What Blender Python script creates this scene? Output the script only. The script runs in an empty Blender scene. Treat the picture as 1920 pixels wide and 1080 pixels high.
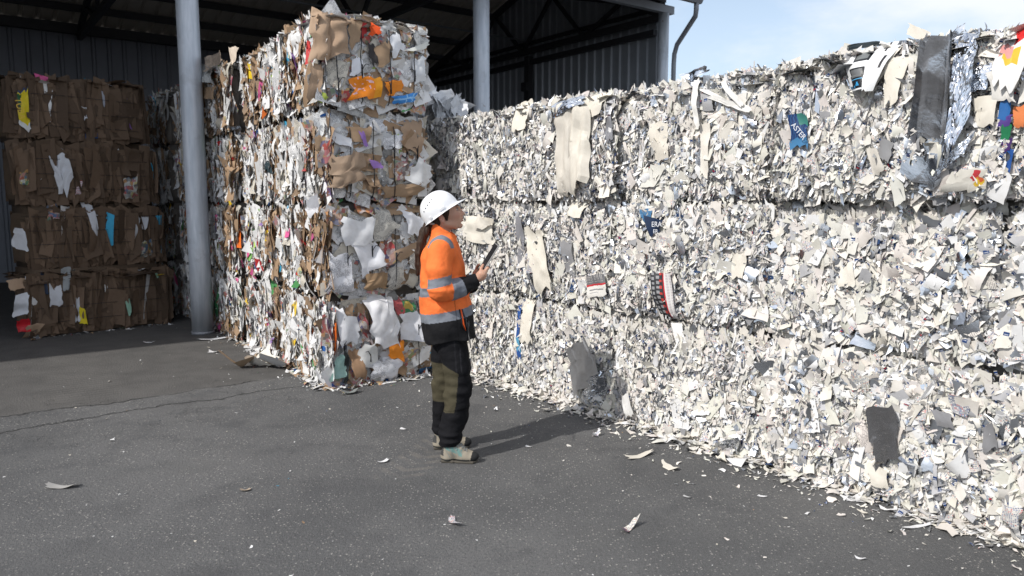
import bpy, math, random
import numpy as np
from mathutils import Vector, Matrix

S = bpy.context.scene
COL = S.collection
R = math.radians
PI = math.pi

# ------------------------------------------------------------------ camera numbers
F_PX = 1387.0
PITCH = math.atan(162 / F_PX)
CAM_Z = 1.67
SP, CP = math.sin(PITCH), math.cos(PITCH)


def ray(px, py):
    a, b = (px - 960) / F_PX, (py - 540) / F_PX
    return np.array([a, CP - b * SP, -SP - b * CP])


def on_ground(px, py, z=0.0):
    d = ray(px, py)
    t = (z - CAM_Z) / d[2]
    return np.array([0, 0, CAM_Z]) + d * t


def on_plane(px, py, p0, nrm):
    d = ray(px, py)
    o = np.array([0, 0, CAM_Z])
    t = np.dot(np.asarray(p0) - o, nrm) / np.dot(d, nrm)
    return o + d * t


# ------------------------------------------------------------------ object helpers
def tag(o, label=None, cat=None, group=None, kind=None):
    if label:
        o['label'] = label
    if cat:
        o['category'] = cat
    if group:
        o['group'] = group
    if kind:
        o['kind'] = kind
    return o


def empty(name, loc, rz=0.0):
    o = bpy.data.objects.new(name, None)
    COL.objects.link(o)
    o.location = loc
    o.rotation_euler = (0, 0, rz)
    o.empty_display_size = 0.1
    return o


def mesh_np(name, V, F, mat, parent=None, smooth=True, uv=None, fcol=None, surf=None, pcol=None):
    """quads or tris (uniform) from numpy arrays"""
    V = np.ascontiguousarray(V, np.float32)
    F = np.ascontiguousarray(F, np.int32)
    me = bpy.data.meshes.new(name)
    me.vertices.add(len(V))
    me.vertices.foreach_set('co', V.ravel())
    k = F.shape[1]
    me.loops.add(F.size)
    me.loops.foreach_set('vertex_index', F.ravel())
    me.polygons.add(len(F))
    me.polygons.foreach_set('loop_start', np.arange(0, F.size, k, dtype=np.int32))
    if uv is not None:
        l = me.uv_layers.new(name='UVMap')
        l.data.foreach_set('uv', np.ascontiguousarray(uv[F.ravel()], np.float32).ravel())
    if fcol is not None:
        a = me.attributes.new('Col', 'FLOAT_COLOR', 'FACE')
        c = np.ones((len(F), 4), np.float32)
        c[:, :3] = fcol
        a.data.foreach_set('color', c.ravel())
    if surf is not None:
        a = me.attributes.new('surf', 'FLOAT_COLOR', 'FACE')
        a.data.foreach_set('color', np.ascontiguousarray(surf, np.float32).ravel())
    if pcol is not None:
        a = me.attributes.new('Col', 'FLOAT_COLOR', 'POINT')
        c = np.ones((len(V), 4), np.float32)
        c[:, :3] = pcol
        a.data.foreach_set('color', c.ravel())
    me.update(calc_edges=True)
    me.validate()
    me.polygons.foreach_set('use_smooth', np.full(len(me.polygons), smooth))
    if mat:
        me.materials.append(mat)
    o = bpy.data.objects.new(name, me)
    COL.objects.link(o)
    if parent is not None:
        o.parent = parent
    return o


class MB:
    """collects boxes, prisms and tubes for one mesh"""

    def __init__(self):
        self.v, self.f = [], []

    def add(self, vs, fs):
        n = len(self.v)
        self.v += [tuple(float(c) for c in p) for p in vs]
        self.f += [tuple(i + n for i in f) for f in fs]

    def box(self, c, s, rot=None, taper=1.0):
        c = np.array(c, float)
        h = np.array(s, float) / 2
        vs = []
        for z in (-1, 1):
            for x, y in ((-1, -1), (1, -1), (1, 1), (-1, 1)):
                k = taper if z > 0 else 1.0
                p = np.array([x * h[0] * k, y * h[1] * k, z * h[2]])
                if rot is not None:
                    p = np.asarray(rot) @ p
                vs.append(c + p)
        self.add(vs, [(3, 2, 1, 0), (4, 5, 6, 7), (0, 1, 5, 4), (1, 2, 6, 5), (2, 3, 7, 6), (3, 0, 4, 7)])

    def bar(self, a, b, w, h):
        a, b = np.array(a, float), np.array(b, float)
        d = b - a
        L = np.linalg.norm(d)
        x = d / L
        up = np.array([0, 0, 1.0]) if abs(x[2]) < .95 else np.array([0, 1.0, 0])
        y = np.cross(up, x)
        y /= np.linalg.norm(y)
        z = np.cross(x, y)
        self.box((a + b) / 2, (L, w, h), np.stack([x, y, z], 1))

    def tube(self, pts, r, n=8, caps=True):
        pts = [np.array(p, float) for p in pts]
        rs = r if isinstance(r, (list, tuple, np.ndarray)) else [r] * len(pts)
        base = len(self.v)
        prev = None
        for i, p in enumerate(pts):
            d = pts[min(i + 1, len(pts) - 1)] - pts[max(i - 1, 0)]
            d = d / (np.linalg.norm(d) + 1e-9)
            if prev is None:
                a = np.array([0, 0, 1.0]) if abs(d[2]) < .9 else np.array([1.0, 0, 0])
            else:
                a = prev
            u = a - d * np.dot(a, d)
            u /= np.linalg.norm(u) + 1e-9
            prev = u
            w = np.cross(d, u)
            for j in range(n):
                t = 2 * PI * j / n
                self.v.append(tuple(p + rs[i] * (math.cos(t) * u + math.sin(t) * w)))
        for i in range(len(pts) - 1):
            for j in range(n):
                a, b = base + i * n + j, base + i * n + (j + 1) % n
                self.f.append((a, b, b + n, a + n))
        if caps:
            self.f.append(tuple(base + j for j in reversed(range(n))))
            e = base + (len(pts) - 1) * n
            self.f.append(tuple(e + j for j in range(n)))

    def build(self, name, mat, parent=None, smooth=False, loc=None):
        me = bpy.data.meshes.new(name)
        me.from_pydata(self.v, [], self.f)
        me.update()
        if smooth:
            me.polygons.foreach_set('use_smooth', np.ones(len(me.polygons), bool))
        if mat:
            me.materials.append(mat)
        o = bpy.data.objects.new(name, me)
        COL.objects.link(o)
        if parent is not None:
            o.parent = parent
        if loc is not None:
            o.location = loc
        return o


# ------------------------------------------------------------------ node helpers
def new_mat(name):
    m = bpy.data.materials.new(name)
    m.use_nodes = True
    nt = m.node_tree
    nt.nodes.clear()
    out = nt.nodes.new('ShaderNodeOutputMaterial')
    b = nt.nodes.new('ShaderNodeBsdfPrincipled')
    nt.links.new(b.outputs[0], out.inputs[0])
    return m, nt, b


class N:
    def __init__(self, nt):
        self.nt = nt

    def node(self, t, **kw):
        n = self.nt.nodes.new(t)
        for k, v in kw.items():
            setattr(n, k, v)
        return n

    def link(self, a, b):
        self.nt.links.new(a, b)

    def _in(self, sock, v):
        if hasattr(v, 'is_linked') or hasattr(v, 'links'):
            self.nt.links.new(v, sock)
        else:
            sock.default_value = v

    def math(self, op, a, b=None, c=None, clamp=False):
        n = self.node('ShaderNodeMath', operation=op, use_clamp=clamp)
        self._in(n.inputs[0], a)
        if b is not None:
            self._in(n.inputs[1], b)
        if c is not None:
            self._in(n.inputs[2], c)
        return n.outputs[0]

    def mix(self, f, a, b, blend='MIX'):
        n = self.node('ShaderNodeMix', data_type='RGBA', blend_type=blend)
        self._in(n.inputs[0], f)
        for s, v in ((n.inputs[6], a), (n.inputs[7], b)):
            if isinstance(v, tuple):
                s.default_value = (*v[:3], 1)
            else:
                self.nt.links.new(v, s)
        return n.outputs[2]

    def noise(self, vec, scale, detail=3, rough=.55, w=None):
        n = self.node('ShaderNodeTexNoise')
        if vec is not None:
            self.link(vec, n.inputs['Vector'])
        n.inputs['Scale'].default_value = scale
        n.inputs['Detail'].default_value = detail
        n.inputs['Roughness'].default_value = rough
        return n

    def ramp(self, f, stops, interp='LINEAR'):
        n = self.node('ShaderNodeValToRGB')
        r = n.color_ramp
        r.interpolation = interp
        while len(r.elements) < len(stops):
            r.elements.new(.5)
        for e, (p, c) in zip(r.elements, stops):
            e.position = p
            e.color = (*c[:3], 1) if isinstance(c, tuple) else (c, c, c, 1)
        self.link(f, n.inputs[0])
        return n.outputs[0]

    def ss(self, x, lo, hi):
        n = self.node('ShaderNodeMapRange', interpolation_type='SMOOTHSTEP')
        self._in(n.inputs[0], x)
        n.inputs[1].default_value = lo
        n.inputs[2].default_value = hi
        return n.outputs[0]

    def bump(self, h, strength, dist, b):
        n = self.node('ShaderNodeBump')
        n.inputs['Strength'].default_value = strength
        n.inputs['Distance'].default_value = dist
        self.link(h, n.inputs['Height'])
        self.link(n.outputs[0], b.inputs['Normal'])
        return n


def simple_mat(name, col, rough=.6, metal=0.0, var=.12, scale=8.0, bump=.0, bscale=60.0, bdist=.003, spec=.5):
    m, nt, b = new_mat(name)
    k = N(nt)
    tc = k.node('ShaderNodeTexCoord').outputs['Object']
    nz = k.noise(tc, scale, 5)
    lo = tuple(c * (1 - var) for c in col)
    hi = tuple(min(1, c * (1 + var)) for c in col)
    k.link(k.mix(nz.outputs[0], lo, hi), b.inputs['Base Color'])
    b.inputs['Roughness'].default_value = rough
    b.inputs['Metallic'].default_value = metal
    b.inputs['Specular IOR Level'].default_value = spec
    if bump:
        nb = k.noise(tc, bscale, 4)
        k.bump(nb.outputs[0], bump, bdist, b)
    return m


def scrap_material():
    m, nt, b = new_mat('paper_scrap')
    k = N(nt)
    col = k.node('ShaderNodeAttribute', attribute_name='Col').outputs['Color']
    sa = k.node('ShaderNodeAttribute', attribute_name='surf')
    sep = k.node('ShaderNodeSeparateColor')
    k.link(sa.outputs['Color'], sep.inputs[0])
    metal, rough, prt = sep.outputs[0], sep.outputs[1], sep.outputs[2]
    seed = sa.outputs['Alpha']
    uv = k.node('ShaderNodeUVMap').outputs[0]
    su = k.node('ShaderNodeSeparateXYZ')
    k.link(uv, su.inputs[0])
    u, v = su.outputs[0], su.outputs[1]
    off = k.node('ShaderNodeCombineXYZ')
    k.link(k.math('MULTIPLY', seed, 37.0), off.inputs[0])
    k.link(k.math('MULTIPLY', seed, 91.0), off.inputs[1])
    va = k.node('ShaderNodeVectorMath', operation='ADD')
    k.link(uv, va.inputs[0])
    k.link(off.outputs[0], va.inputs[1])
    so = k.node('ShaderNodeSeparateXYZ')
    k.link(va.outputs[0], so.inputs[0])
    U, V = so.outputs[0], so.outputs[1]

    def is_type(n):
        return k.math('COMPARE', prt, n / 8.0, .03)
    # paper mottling, worn dirt of the sheet itself
    nz = k.noise(va.outputs[0], 22, 4)
    c0 = k.mix(k.math('MULTIPLY', k.ss(nz.outputs[0], .35, .75), .22), col, k.mix(1.0, col, (.62, .58, .52), 'MULTIPLY'))
    # 1: text lines
    ln = k.math('LESS_THAN', k.math('FRACT', k.math('MULTIPLY', V, 140.0)), .45)
    st = k.node('ShaderNodeVectorMath', operation='MULTIPLY')
    k.link(va.outputs[0], st.inputs[0])
    st.inputs[1].default_value = (260, 140, 0)
    fl = k.node('ShaderNodeVectorMath', operation='FLOOR')
    k.link(st.outputs[0], fl.inputs[0])
    wn = k.node('ShaderNodeTexWhiteNoise', noise_dimensions='2D')
    k.link(fl.outputs[0], wn.inputs[0])
    blockn = k.noise(va.outputs[0], 16, 1)
    t1 = k.math('MULTIPLY', k.math('MULTIPLY', ln, k.math('GREATER_THAN', wn.outputs[0], .25)), k.math('GREATER_THAN', blockn.outputs[0], .46))
    c1 = k.mix(k.math('MULTIPLY', k.math('MULTIPLY', t1, is_type(1)), .75), c0, (.05, .05, .06))
    # 2: rows of navy and red print
    st2 = k.node('ShaderNodeVectorMath', operation='MULTIPLY')
    k.link(va.outputs[0], st2.inputs[0])
    st2.inputs[1].default_value = (105, 165, 0)
    fl2 = k.node('ShaderNodeVectorMath', operation='FLOOR')
    k.link(st2.outputs[0], fl2.inputs[0])
    wn2 = k.node('ShaderNodeTexWhiteNoise', noise_dimensions='2D')
    k.link(fl2.outputs[0], wn2.inputs[0])
    gap = k.math('MULTIPLY', k.math('LESS_THAN', k.math('FRACT', k.math('MULTIPLY', U, 105.0)), .72),
                 k.math('LESS_THAN', k.math('FRACT', k.math('MULTIPLY', V, 165.0)), .62))
    c2p = k.ramp(wn2.outputs[0], [(0, (.02, .05, .16)), (.32, (.03, .1, .3)), (.44, (.45, .06, .07)), (.56, (.3, .3, .33)), (.8, (.7, .68, .64))], 'CONSTANT')
    c2 = k.mix(k.math('MULTIPLY', k.math('MULTIPLY', gap, .85), is_type(2)), c1, c2p)
    # 3: magazine picture
    vo = k.node('ShaderNodeTexVoronoi', distance='CHEBYCHEV')
    k.link(va.outputs[0], vo.inputs['Vector'])
    vo.inputs['Scale'].default_value = 26
    vo.inputs['Randomness'].default_value = .8
    wc = k.node('ShaderNodeSeparateColor')
    k.link(vo.outputs['Color'], wc.inputs[0])
    c3p = k.ramp(wc.outputs[0], [(0, (.40, .07, .06)), (.12, (.55, .27, .10)), (.20, (.10, .15, .27)), (.32, (.62, .60, .56)), (.48, (.14, .11, .10)),
                                 (.58, (.33, .33, .32)), (.68, (.55, .46, .2)), (.74, (.16, .25, .15)), (.80, (.42, .30, .24)), (.92, (.50, .2, .22))], 'CONSTANT')
    c3 = k.mix(k.math('MULTIPLY', is_type(3), .8), c2, k.mix(k.math('MULTIPLY', t1, .6), c3p, (.08, .07, .07)))
    # 4: one navy block with a pale word on the piece
    bx = k.math('MULTIPLY', k.math('LESS_THAN', k.math('ABSOLUTE', u), .013), k.math('LESS_THAN', k.math('ABSOLUTE', v), .0095))
    wd = k.math('MULTIPLY', k.math('LESS_THAN', k.math('ABSOLUTE', u), .009), k.math('LESS_THAN', k.math('ABSOLUTE', k.math('ADD', v, .003)), .002))
    c4 = k.mix(k.math('MULTIPLY', bx, is_type(4)), c3, (.015, .045, .15))
    c4 = k.mix(k.math('MULTIPLY', k.math('MULTIPLY', wd, is_type(4)), .7), c4, (.6, .62, .66))
    # 5: red bar over black
    rb = k.math('LESS_THAN', k.math('FRACT', k.math('MULTIPLY', v, 55.0)), .35)
    c5 = k.mix(k.math('MULTIPLY', is_type(5), rb), c4, (.42, .03, .04))
    k.link(c5, b.inputs['Base Color'])
    k.link(metal, b.inputs['Metallic'])
    k.link(rough, b.inputs['Roughness'])
    b.inputs['Specular IOR Level'].default_value = .3
    nb = k.noise(va.outputs[0], 55, 3)
    bm = k.bump(nb.outputs[0], .25, .003, b)
    return m


# ------------------------------------------------------------------ value noise
def _hash(ix, iy, iz, seed):
    h = (ix.astype(np.int64) * 374761393 + iy.astype(np.int64) * 668265263 + iz.astype(np.int64) * 2147483647 + seed * 974711) & 0xFFFFFFFF
    h = ((h ^ (h >> 13)) * 1274126177) & 0xFFFFFFFF
    h = (h ^ (h >> 16)) & 0xFFFFFF
    return h.astype(np.float32) / 0xFFFFFF


def vnoise(x, y, z, seed=0):
    x, y, z = np.broadcast_arrays(np.asarray(x, np.float32), np.asarray(y, np.float32), np.asarray(z, np.float32))
    ix, iy, iz = np.floor(x), np.floor(y), np.floor(z)
    fx, fy, fz = x - ix, y - iy, z - iz
    fx, fy, fz = (f * f * (3 - 2 * f) for f in (fx, fy, fz))
    ix, iy, iz = ix.astype(np.int64), iy.astype(np.int64), iz.astype(np.int64)
    r = 0
    for dx in (0, 1):
        wx = fx if dx else 1 - fx
        for dy in (0, 1):
            wy = fy if dy else 1 - fy
            for dz in (0, 1):
                wz = fz if dz else 1 - fz
                r = r + wx * wy * wz * _hash(ix + dx, iy + dy, iz + dz, seed)
    return r * 2 - 1
# ================================================================== sky, sun, camera
SUN_AZ, SUN_EL = 50.0, 41.0          # where the light travels to, and how high the sun stands
w = bpy.data.worlds.new('World')
S.world = w
w.use_nodes = True
nt = w.node_tree
nt.nodes.clear()
k = N(nt)
out = k.node('ShaderNodeOutputWorld')
bg = k.node('ShaderNodeBackground')
sky = k.node('ShaderNodeTexSky', sky_type='NISHITA')
sky.sun_disc = False
sky.sun_elevation = R(SUN_EL)
sky.sun_rotation = R(SUN_AZ + 180)
sky.air_density = 1.0
sky.dust_density = 1.6
sky.ozone_density = 1.2
tc = k.node('ShaderNodeTexCoord').outputs['Generated']
mp = k.node('ShaderNodeMapping')
mp.inputs['Scale'].default_value = (1.0, 1.0, 2.6)
mp.inputs['Location'].default_value = (.35, .1, .0)
k.link(tc, mp.inputs[0])
cn = k.noise(mp.outputs[0], 2.3, 7, .55)
cl = k.ss(cn.outputs[0], .40, .58)
sz = k.node('ShaderNodeSeparateXYZ')
k.link(tc, sz.inputs[0])
low = k.ss(sz.outputs[2], .55, .05)
pale = k.mix(k.math('MULTIPLY', low, .85), sky.outputs[0], (6.1, 7.5, 9.2))
mixc = k.mix(k.math('MULTIPLY', cl, .85), pale, (7.9, 8.1, 8.5))
k.link(mixc, bg.inputs[0])
bg.inputs[1].default_value = .128
k.link(bg.outputs[0], out.inputs[0])

sl = bpy.data.lights.new('sun', 'SUN')
sl.energy = 3.7
sl.angle = R(.9)
sl.color = (1.0, .962, .905)
so = bpy.data.objects.new('sun', sl)
COL.objects.link(so)
d = Vector((math.sin(R(SUN_AZ)) * math.cos(R(SUN_EL)), math.cos(R(SUN_AZ)) * math.cos(R(SUN_EL)), -math.sin(R(SUN_EL))))
so.rotation_euler = d.to_track_quat('-Z', 'Y').to_euler()
so.location = (-8, -8, 12)

cam = bpy.data.cameras.new('camera')
co = bpy.data.objects.new('camera', cam)
COL.objects.link(co)
co.location = (0, 0, CAM_Z)
co.rotation_euler = (PI / 2 - PITCH, 0, 0)
cam.sensor_width = 36
cam.lens = 36 * F_PX / 1920
cam.clip_end = 2000
cam.dof.use_dof = True
cam.dof.focus_distance = 4.8
cam.dof.aperture_fstop = 3.2
S.camera = co
S.view_settings.view_transform = 'Standard'
S.view_settings.look = 'None'
S.view_settings.exposure = 0.0
S.view_settings.gamma = 1.0
S.cycles.max_bounces = 8
S.cycles.diffuse_bounces = 6
S.cycles.glossy_bounces = 3
S.cycles.sample_clamp_indirect = 6
S.cycles.caustics_reflective = False
S.cycles.caustics_refractive = False

# ================================================================== materials
M = {}
M['scrap'] = scrap_material()
m, nt, b = new_mat('galvanised_steel')
k = N(nt)
tco = k.node('ShaderNodeTexCoord').outputs['Object']
mpg = k.node('ShaderNodeMapping')
mpg.inputs['Scale'].default_value = (14, 14, 1.6)
k.link(tco, mpg.inputs[0])
st_ = k.noise(mpg.outputs[0], 1.0, 5, .65)
pa_ = k.noise(tco, 5, 5, .6)
gc = k.mix(k.ss(st_.outputs[0], .3, .7), (.47, .52, .58), (.66, .70, .76))
gc = k.mix(k.math('MULTIPLY', k.ss(pa_.outputs[0], .56, .68), .35), gc, (.36, .38, .41))
ru = k.math('MULTIPLY', k.ss(k.noise(tco, 9, 4, .7).outputs[0], .66, .70), k.ss(k.noise(tco, 1.1, 2).outputs[0], .5, .6))
gc = k.mix(k.math('MULTIPLY', ru, .8), gc, (.20, .10, .05))
zz_ = k.node('ShaderNodeSeparateXYZ')
k.link(tco, zz_.inputs[0])
gc = k.mix(k.math('MULTIPLY', k.ss(zz_.outputs[2], .5, .05), .45), gc, (.20, .19, .17))
k.link(gc, b.inputs['Base Color'])
b.inputs['Roughness'].default_value = .48
b.inputs['Metallic'].default_value = .25
k.bump(pa_.outputs[0], .12, .004, b)
M['galv'] = m
M['galv_dark'] = simple_mat('grey_steel', (.26, .275, .30), .5, .3, .15, 4)
M['steel'] = simple_mat('dark_steel', (.035, .036, .04), .6, .2, .2, 4)
M['cladding'] = simple_mat('shaded_cladding', (.14, .15, .175), .5, .1, .18, 3)  # back wall sheet, its deeper shade put into the tone
M['cladding_end'] = simple_mat('lit_cladding', (.30, .32, .35), .5, .1, .18, 3)  # same sheeting, paler: light on the end wall put into the tone
M['roof'] = simple_mat('roof_sheet', (.50, .46, .40), .6, .1, .25, 2)
M['wire'] = simple_mat('wire', (.02, .02, .024), .5, .5, .2, 20)
M['wire_light'] = simple_mat('wire_rusty', (.06, .045, .035), .5, .5, .3, 20)
M['ink_white'] = simple_mat('white_ink', (.72, .74, .78), .6, 0, .05)
M['ink_yellow'] = simple_mat('yellow_ink', (.75, .5, .05), .6, 0, .05)
M['ink_green'] = simple_mat('green_ink', (.04, .2, .08), .6, 0, .05)
M['ink_blue'] = simple_mat('blue_ink', (.05, .35, .7), .6, 0, .05)
M['ink_black'] = simple_mat('black_ink', (.02, .02, .022), .6, 0, .05)

# ---- ground
m, nt, b = new_mat('asphalt')
k = N(nt)
pos = k.node('ShaderNodeTexCoord').outputs['Object']
sx = k.node('ShaderNodeSeparateXYZ')
k.link(pos, sx.inputs[0])
px_, py_ = sx.outputs[0], sx.outputs[1]
nn = k.math('ADD', k.math('MULTIPLY', px_, -.605), k.math('MULTIPLY', py_, .797))
big = k.noise(pos, .55, 5, .6)
mid = k.noise(pos, 3.2, 5, .6)
fine = k.noise(pos, 60, 3, .6)
grain = k.noise(pos, 240, 2, .6)
base = k.mix(k.ss(big.outputs[0], .3, .7), (.098, .099, .101), (.172, .171, .170))
base = k.mix(k.math('MULTIPLY', k.ss(mid.outputs[0], .5, .68), .6), base, (.080, .082, .086))
base = k.mix(k.math('MULTIPLY', k.ss(fine.outputs[0], .48, .66), .55), base, (.07, .07, .072))
base = k.mix(k.math('MULTIPLY', k.ss(grain.outputs[0], .52, .66), .55), base, (.25, .25, .245))
base = k.mix(k.math('MULTIPLY', k.ss(grain.outputs[0], .48, .34), .6), base, (.045, .045, .047))
# light stones in the surface
vo = k.node('ShaderNodeTexVoronoi')
k.link(pos, vo.inputs['Vector'])
vo.inputs['Scale'].default_value = 70
sc = k.node('ShaderNodeSeparateColor')
k.link(vo.outputs['Color'], sc.inputs[0])
stone = k.math('MULTIPLY', k.math('LESS_THAN', vo.outputs['Distance'], .34), k.math('GREATER_THAN', sc.outputs[0], .70))
base = k.mix(k.math('MULTIPLY', k.math('MULTIPLY', stone, k.ss(k.noise(pos, 1.7, 5, .65).outputs[0], .30, .56)), .85), base, k.mix(sc.outputs[1], (.15, .145, .14), (.46, .44, .41)))
# old stains, and paler worn patches
stn = k.noise(pos, 1.15, 5, .62)
base = k.mix(k.math('MULTIPLY', k.ss(stn.outputs[0], .56, .70), .45), base, (.055, .056, .06))
pal = k.noise(pos, .8, 6, .65)
base = k.mix(k.math('MULTIPLY', k.ss(pal.outputs[0], .54, .72), .35), base, (.22, .215, .205))
# white paper crumbs trodden in
vo2 = k.node('ShaderNodeTexVoronoi')
k.link(pos, vo2.inputs['Vector'])
vo2.inputs['Scale'].default_value = 22
sc2 = k.node('ShaderNodeSeparateColor')
k.link(vo2.outputs['Color'], sc2.inputs[0])
crumb = k.math('MULTIPLY', k.math('LESS_THAN', vo2.outputs['Distance'], .10), k.math('GREATER_THAN', sc2.outputs[0], .86))
base = k.mix(k.math('MULTIPLY', crumb, .8), base, (.45, .44, .42))
# floor slab of the shed beyond the joint
wob = k.noise(pos, 1.3, 4, .6)
wob2 = k.noise(pos, 9, 3, .6)
nw = k.math('ADD', nn, k.math('ADD', k.math('MULTIPLY', k.math('SUBTRACT', wob.outputs[0], .5), .5),
                              k.math('MULTIPLY', k.math('SUBTRACT', wob2.outputs[0], .5), .13)))
slab = k.ss(nw, 6.80, 6.92)
slabcol = k.mix(k.ss(mid.outputs[0], .3, .7), (.078, .075, .072), (.112, .107, .102))
slabcol = k.mix(k.math('MULTIPLY', k.ss(grain.outputs[0], .5, .7), .25), slabcol, (.05, .05, .05))
base = k.mix(k.math('MULTIPLY', slab, .85), base, slabcol)


def crack(n0, wd):
    return k.math('SUBTRACT', 1.0, k.ss(k.math('ABSOLUTE', k.math('SUBTRACT', nw, n0)), wd * .3, wd))


gate = k.ss(k.noise(pos, 2.1, 2).outputs[0], .36, .5)
west = k.ss(k.math('ADD', k.math('MULTIPLY', px_, .797), k.math('MULTIPLY', py_, .605)), 3.1, 2.6)
cr = k.math('MULTIPLY', west, k.math('MAXIMUM', k.math('MULTIPLY', crack(6.86, .028), gate), crack(6.42, .026)))
# branching cracks
vc = k.node('ShaderNodeTexVoronoi', feature='DISTANCE_TO_EDGE')
wv = k.node('ShaderNodeVectorMath', operation='ADD')
k.link(pos, wv.inputs[0])
k.link(k.noise(pos, 4, 4).outputs[1], wv.inputs[1])
k.link(wv.outputs[0], vc.inputs['Vector'])
vc.inputs['Scale'].default_value = 1.05
near = k.math('MULTIPLY', k.ss(nw, 5.3, 6.3), k.ss(nw, 7.6, 6.9))
cr2 = k.math('MULTIPLY', k.math('MULTIPLY', k.math('SUBTRACT', 1.0, k.ss(vc.outputs[0], .003, .009)), near), .35)
cr = k.math('MAXIMUM', cr, k.math('MULTIPLY', cr2, west))
base = k.mix(k.math('MULTIPLY', cr, .6), base, (.018, .018, .018))
# dusty tyre tread print beside the boots
tp = on_ground(800, 850)
tx = k.math('SUBTRACT', px_, float(tp[0]))
ty = k.math('SUBTRACT', py_, float(tp[1]))
ang = R(72)
ta = k.math('ADD', k.math('MULTIPLY', tx, math.cos(ang)), k.math('MULTIPLY', ty, math.sin(ang)))
tb = k.math('ADD', k.math('MULTIPLY', tx, -math.sin(ang)), k.math('MULTIPLY', ty, math.cos(ang)))
bars = k.ss(k.math('SINE', k.math('MULTIPLY', k.math('ADD', ta, k.math('MULTIPLY', k.math('ABSOLUTE', tb), -.7)), 52.0)), -.2, .5)
inside = k.math('MULTIPLY', k.ss(k.math('ABSOLUTE', tb), .17, .12), k.ss(k.math('ABSOLUTE', ta), .62, .3))
dust = k.math('MULTIPLY', k.math('MULTIPLY', bars, inside), k.ss(k.noise(pos, 9, 4).outputs[0], .3, .6))
base = k.mix(k.math('MULTIPLY', dust, .55), base, (.22, .205, .185))
# faint tread lines across the slab
tp2 = on_ground(150, 700)
ux = k.math('SUBTRACT', px_, float(tp2[0]))
uy = k.math('SUBTRACT', py_, float(tp2[1]))
ub = k.math('ADD', k.math('MULTIPLY', ux, .55), k.math('MULTIPLY', uy, -.83))
ua = k.math('ADD', k.math('MULTIPLY', ux, .83), k.math('MULTIPLY', uy, .55))
tb2 = k.math('MULTIPLY', k.ss(k.math('SINE', k.math('MULTIPLY', ub, 75.0)), 0, .6), k.math('MULTIPLY', k.ss(k.math('ABSOLUTE', ua), .35, .2), k.ss(k.math('ABSOLUTE', ub), 1.6, .8)))
base = k.mix(k.math('MULTIPLY', tb2, .16), base, (.2, .19, .17))
k.link(base, b.inputs['Base Color'])
b.inputs['Roughness'].default_value = .82
b.inputs['Specular IOR Level'].default_value = .35
hh = k.math('ADD', k.math('MULTIPLY', grain.outputs[0], k.math('SUBTRACT', 1.0, k.math('MULTIPLY', slab, .7))), k.math('MULTIPLY', k.math('SUBTRACT', 1.0, vo.outputs['Distance']), .5))
hh = k.math('SUBTRACT', hh, k.math('MULTIPLY', cr, 3.0))
k.bump(hh, .9, .008, b)
M['asphalt'] = m
g = MB()
n_, e_ = 24, 400.0
xs = [-e_, -60, -25] + [-12 + i * 1.0 for i in range(25)] + [25, 60, e_]
ys = [-e_, -60, -20] + [-6 + i * 1.0 for i in range(31)] + [40, 80, e_]
for y in ys:
    for x in xs:
        g.v.append((x, y, .0))
nx = len(xs)
for j in range(len(ys) - 1):
    for i in range(nx - 1):
        a = j * nx + i
        g.f.append((a, a + 1, a + nx + 1, a + nx))
go = g.build('ground', M['asphalt'])
tag(go, kind='structure')

# ================================================================== the open shed
SH_A = R(37.2)
S0, N0 = 2.49, 9.8
shed = empty('storage_shed', (S0 * .797 - N0 * .605, S0 * .605 + N0 * .797, 0), SH_A)
tag(shed, 'open fronted dark steel storage shed on round galvanised columns behind the stacked bales', 'shed')


def L_(s, n, z):
    return (s - S0, n - N0, z)


SE, SW = 11.2, -11.5
NF, NB = 9.12, 18.7
RIDGE, ZR, ZE = 14.1, 6.75, 5.38


def roof_z(n):
    return ZE + (ZR - ZE) * ((n - NF) / (RIDGE - NF) if n < RIDGE else (NB - n) / (NB - RIDGE))


def ribs(u0, u1, pitch, dep, top=.04, slope=.02):
    """trapezoid sheet profile from u0 to u1"""
    pts = []
    u = u0
    while u < u1:
        pts += [(u, 0), (u + pitch - top - 2 * slope, 0), (u + pitch - top - slope, dep), (u + pitch - slope, dep)]
        u += pitch
    pts.append((u1, 0))
    return [p for p in pts if p[0] <= u1 + 1e-6]


# back wall
g = MB()
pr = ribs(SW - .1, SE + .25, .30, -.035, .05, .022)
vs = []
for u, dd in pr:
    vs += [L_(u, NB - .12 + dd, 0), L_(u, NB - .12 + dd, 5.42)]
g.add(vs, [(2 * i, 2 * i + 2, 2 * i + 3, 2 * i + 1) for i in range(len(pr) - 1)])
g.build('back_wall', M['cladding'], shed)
for name, s_, sg in (('end_wall', SE + .06, -1), ('end_wall', SW, 1)):  # the far left wall is unseen, added to keep the interior dark
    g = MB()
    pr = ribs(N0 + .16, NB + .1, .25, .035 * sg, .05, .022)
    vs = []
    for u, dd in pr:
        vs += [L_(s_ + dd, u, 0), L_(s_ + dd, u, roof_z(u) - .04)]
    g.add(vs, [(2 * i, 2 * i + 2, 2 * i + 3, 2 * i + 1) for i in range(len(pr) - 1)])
    g.build(name, M['cladding_end'], shed)
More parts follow.
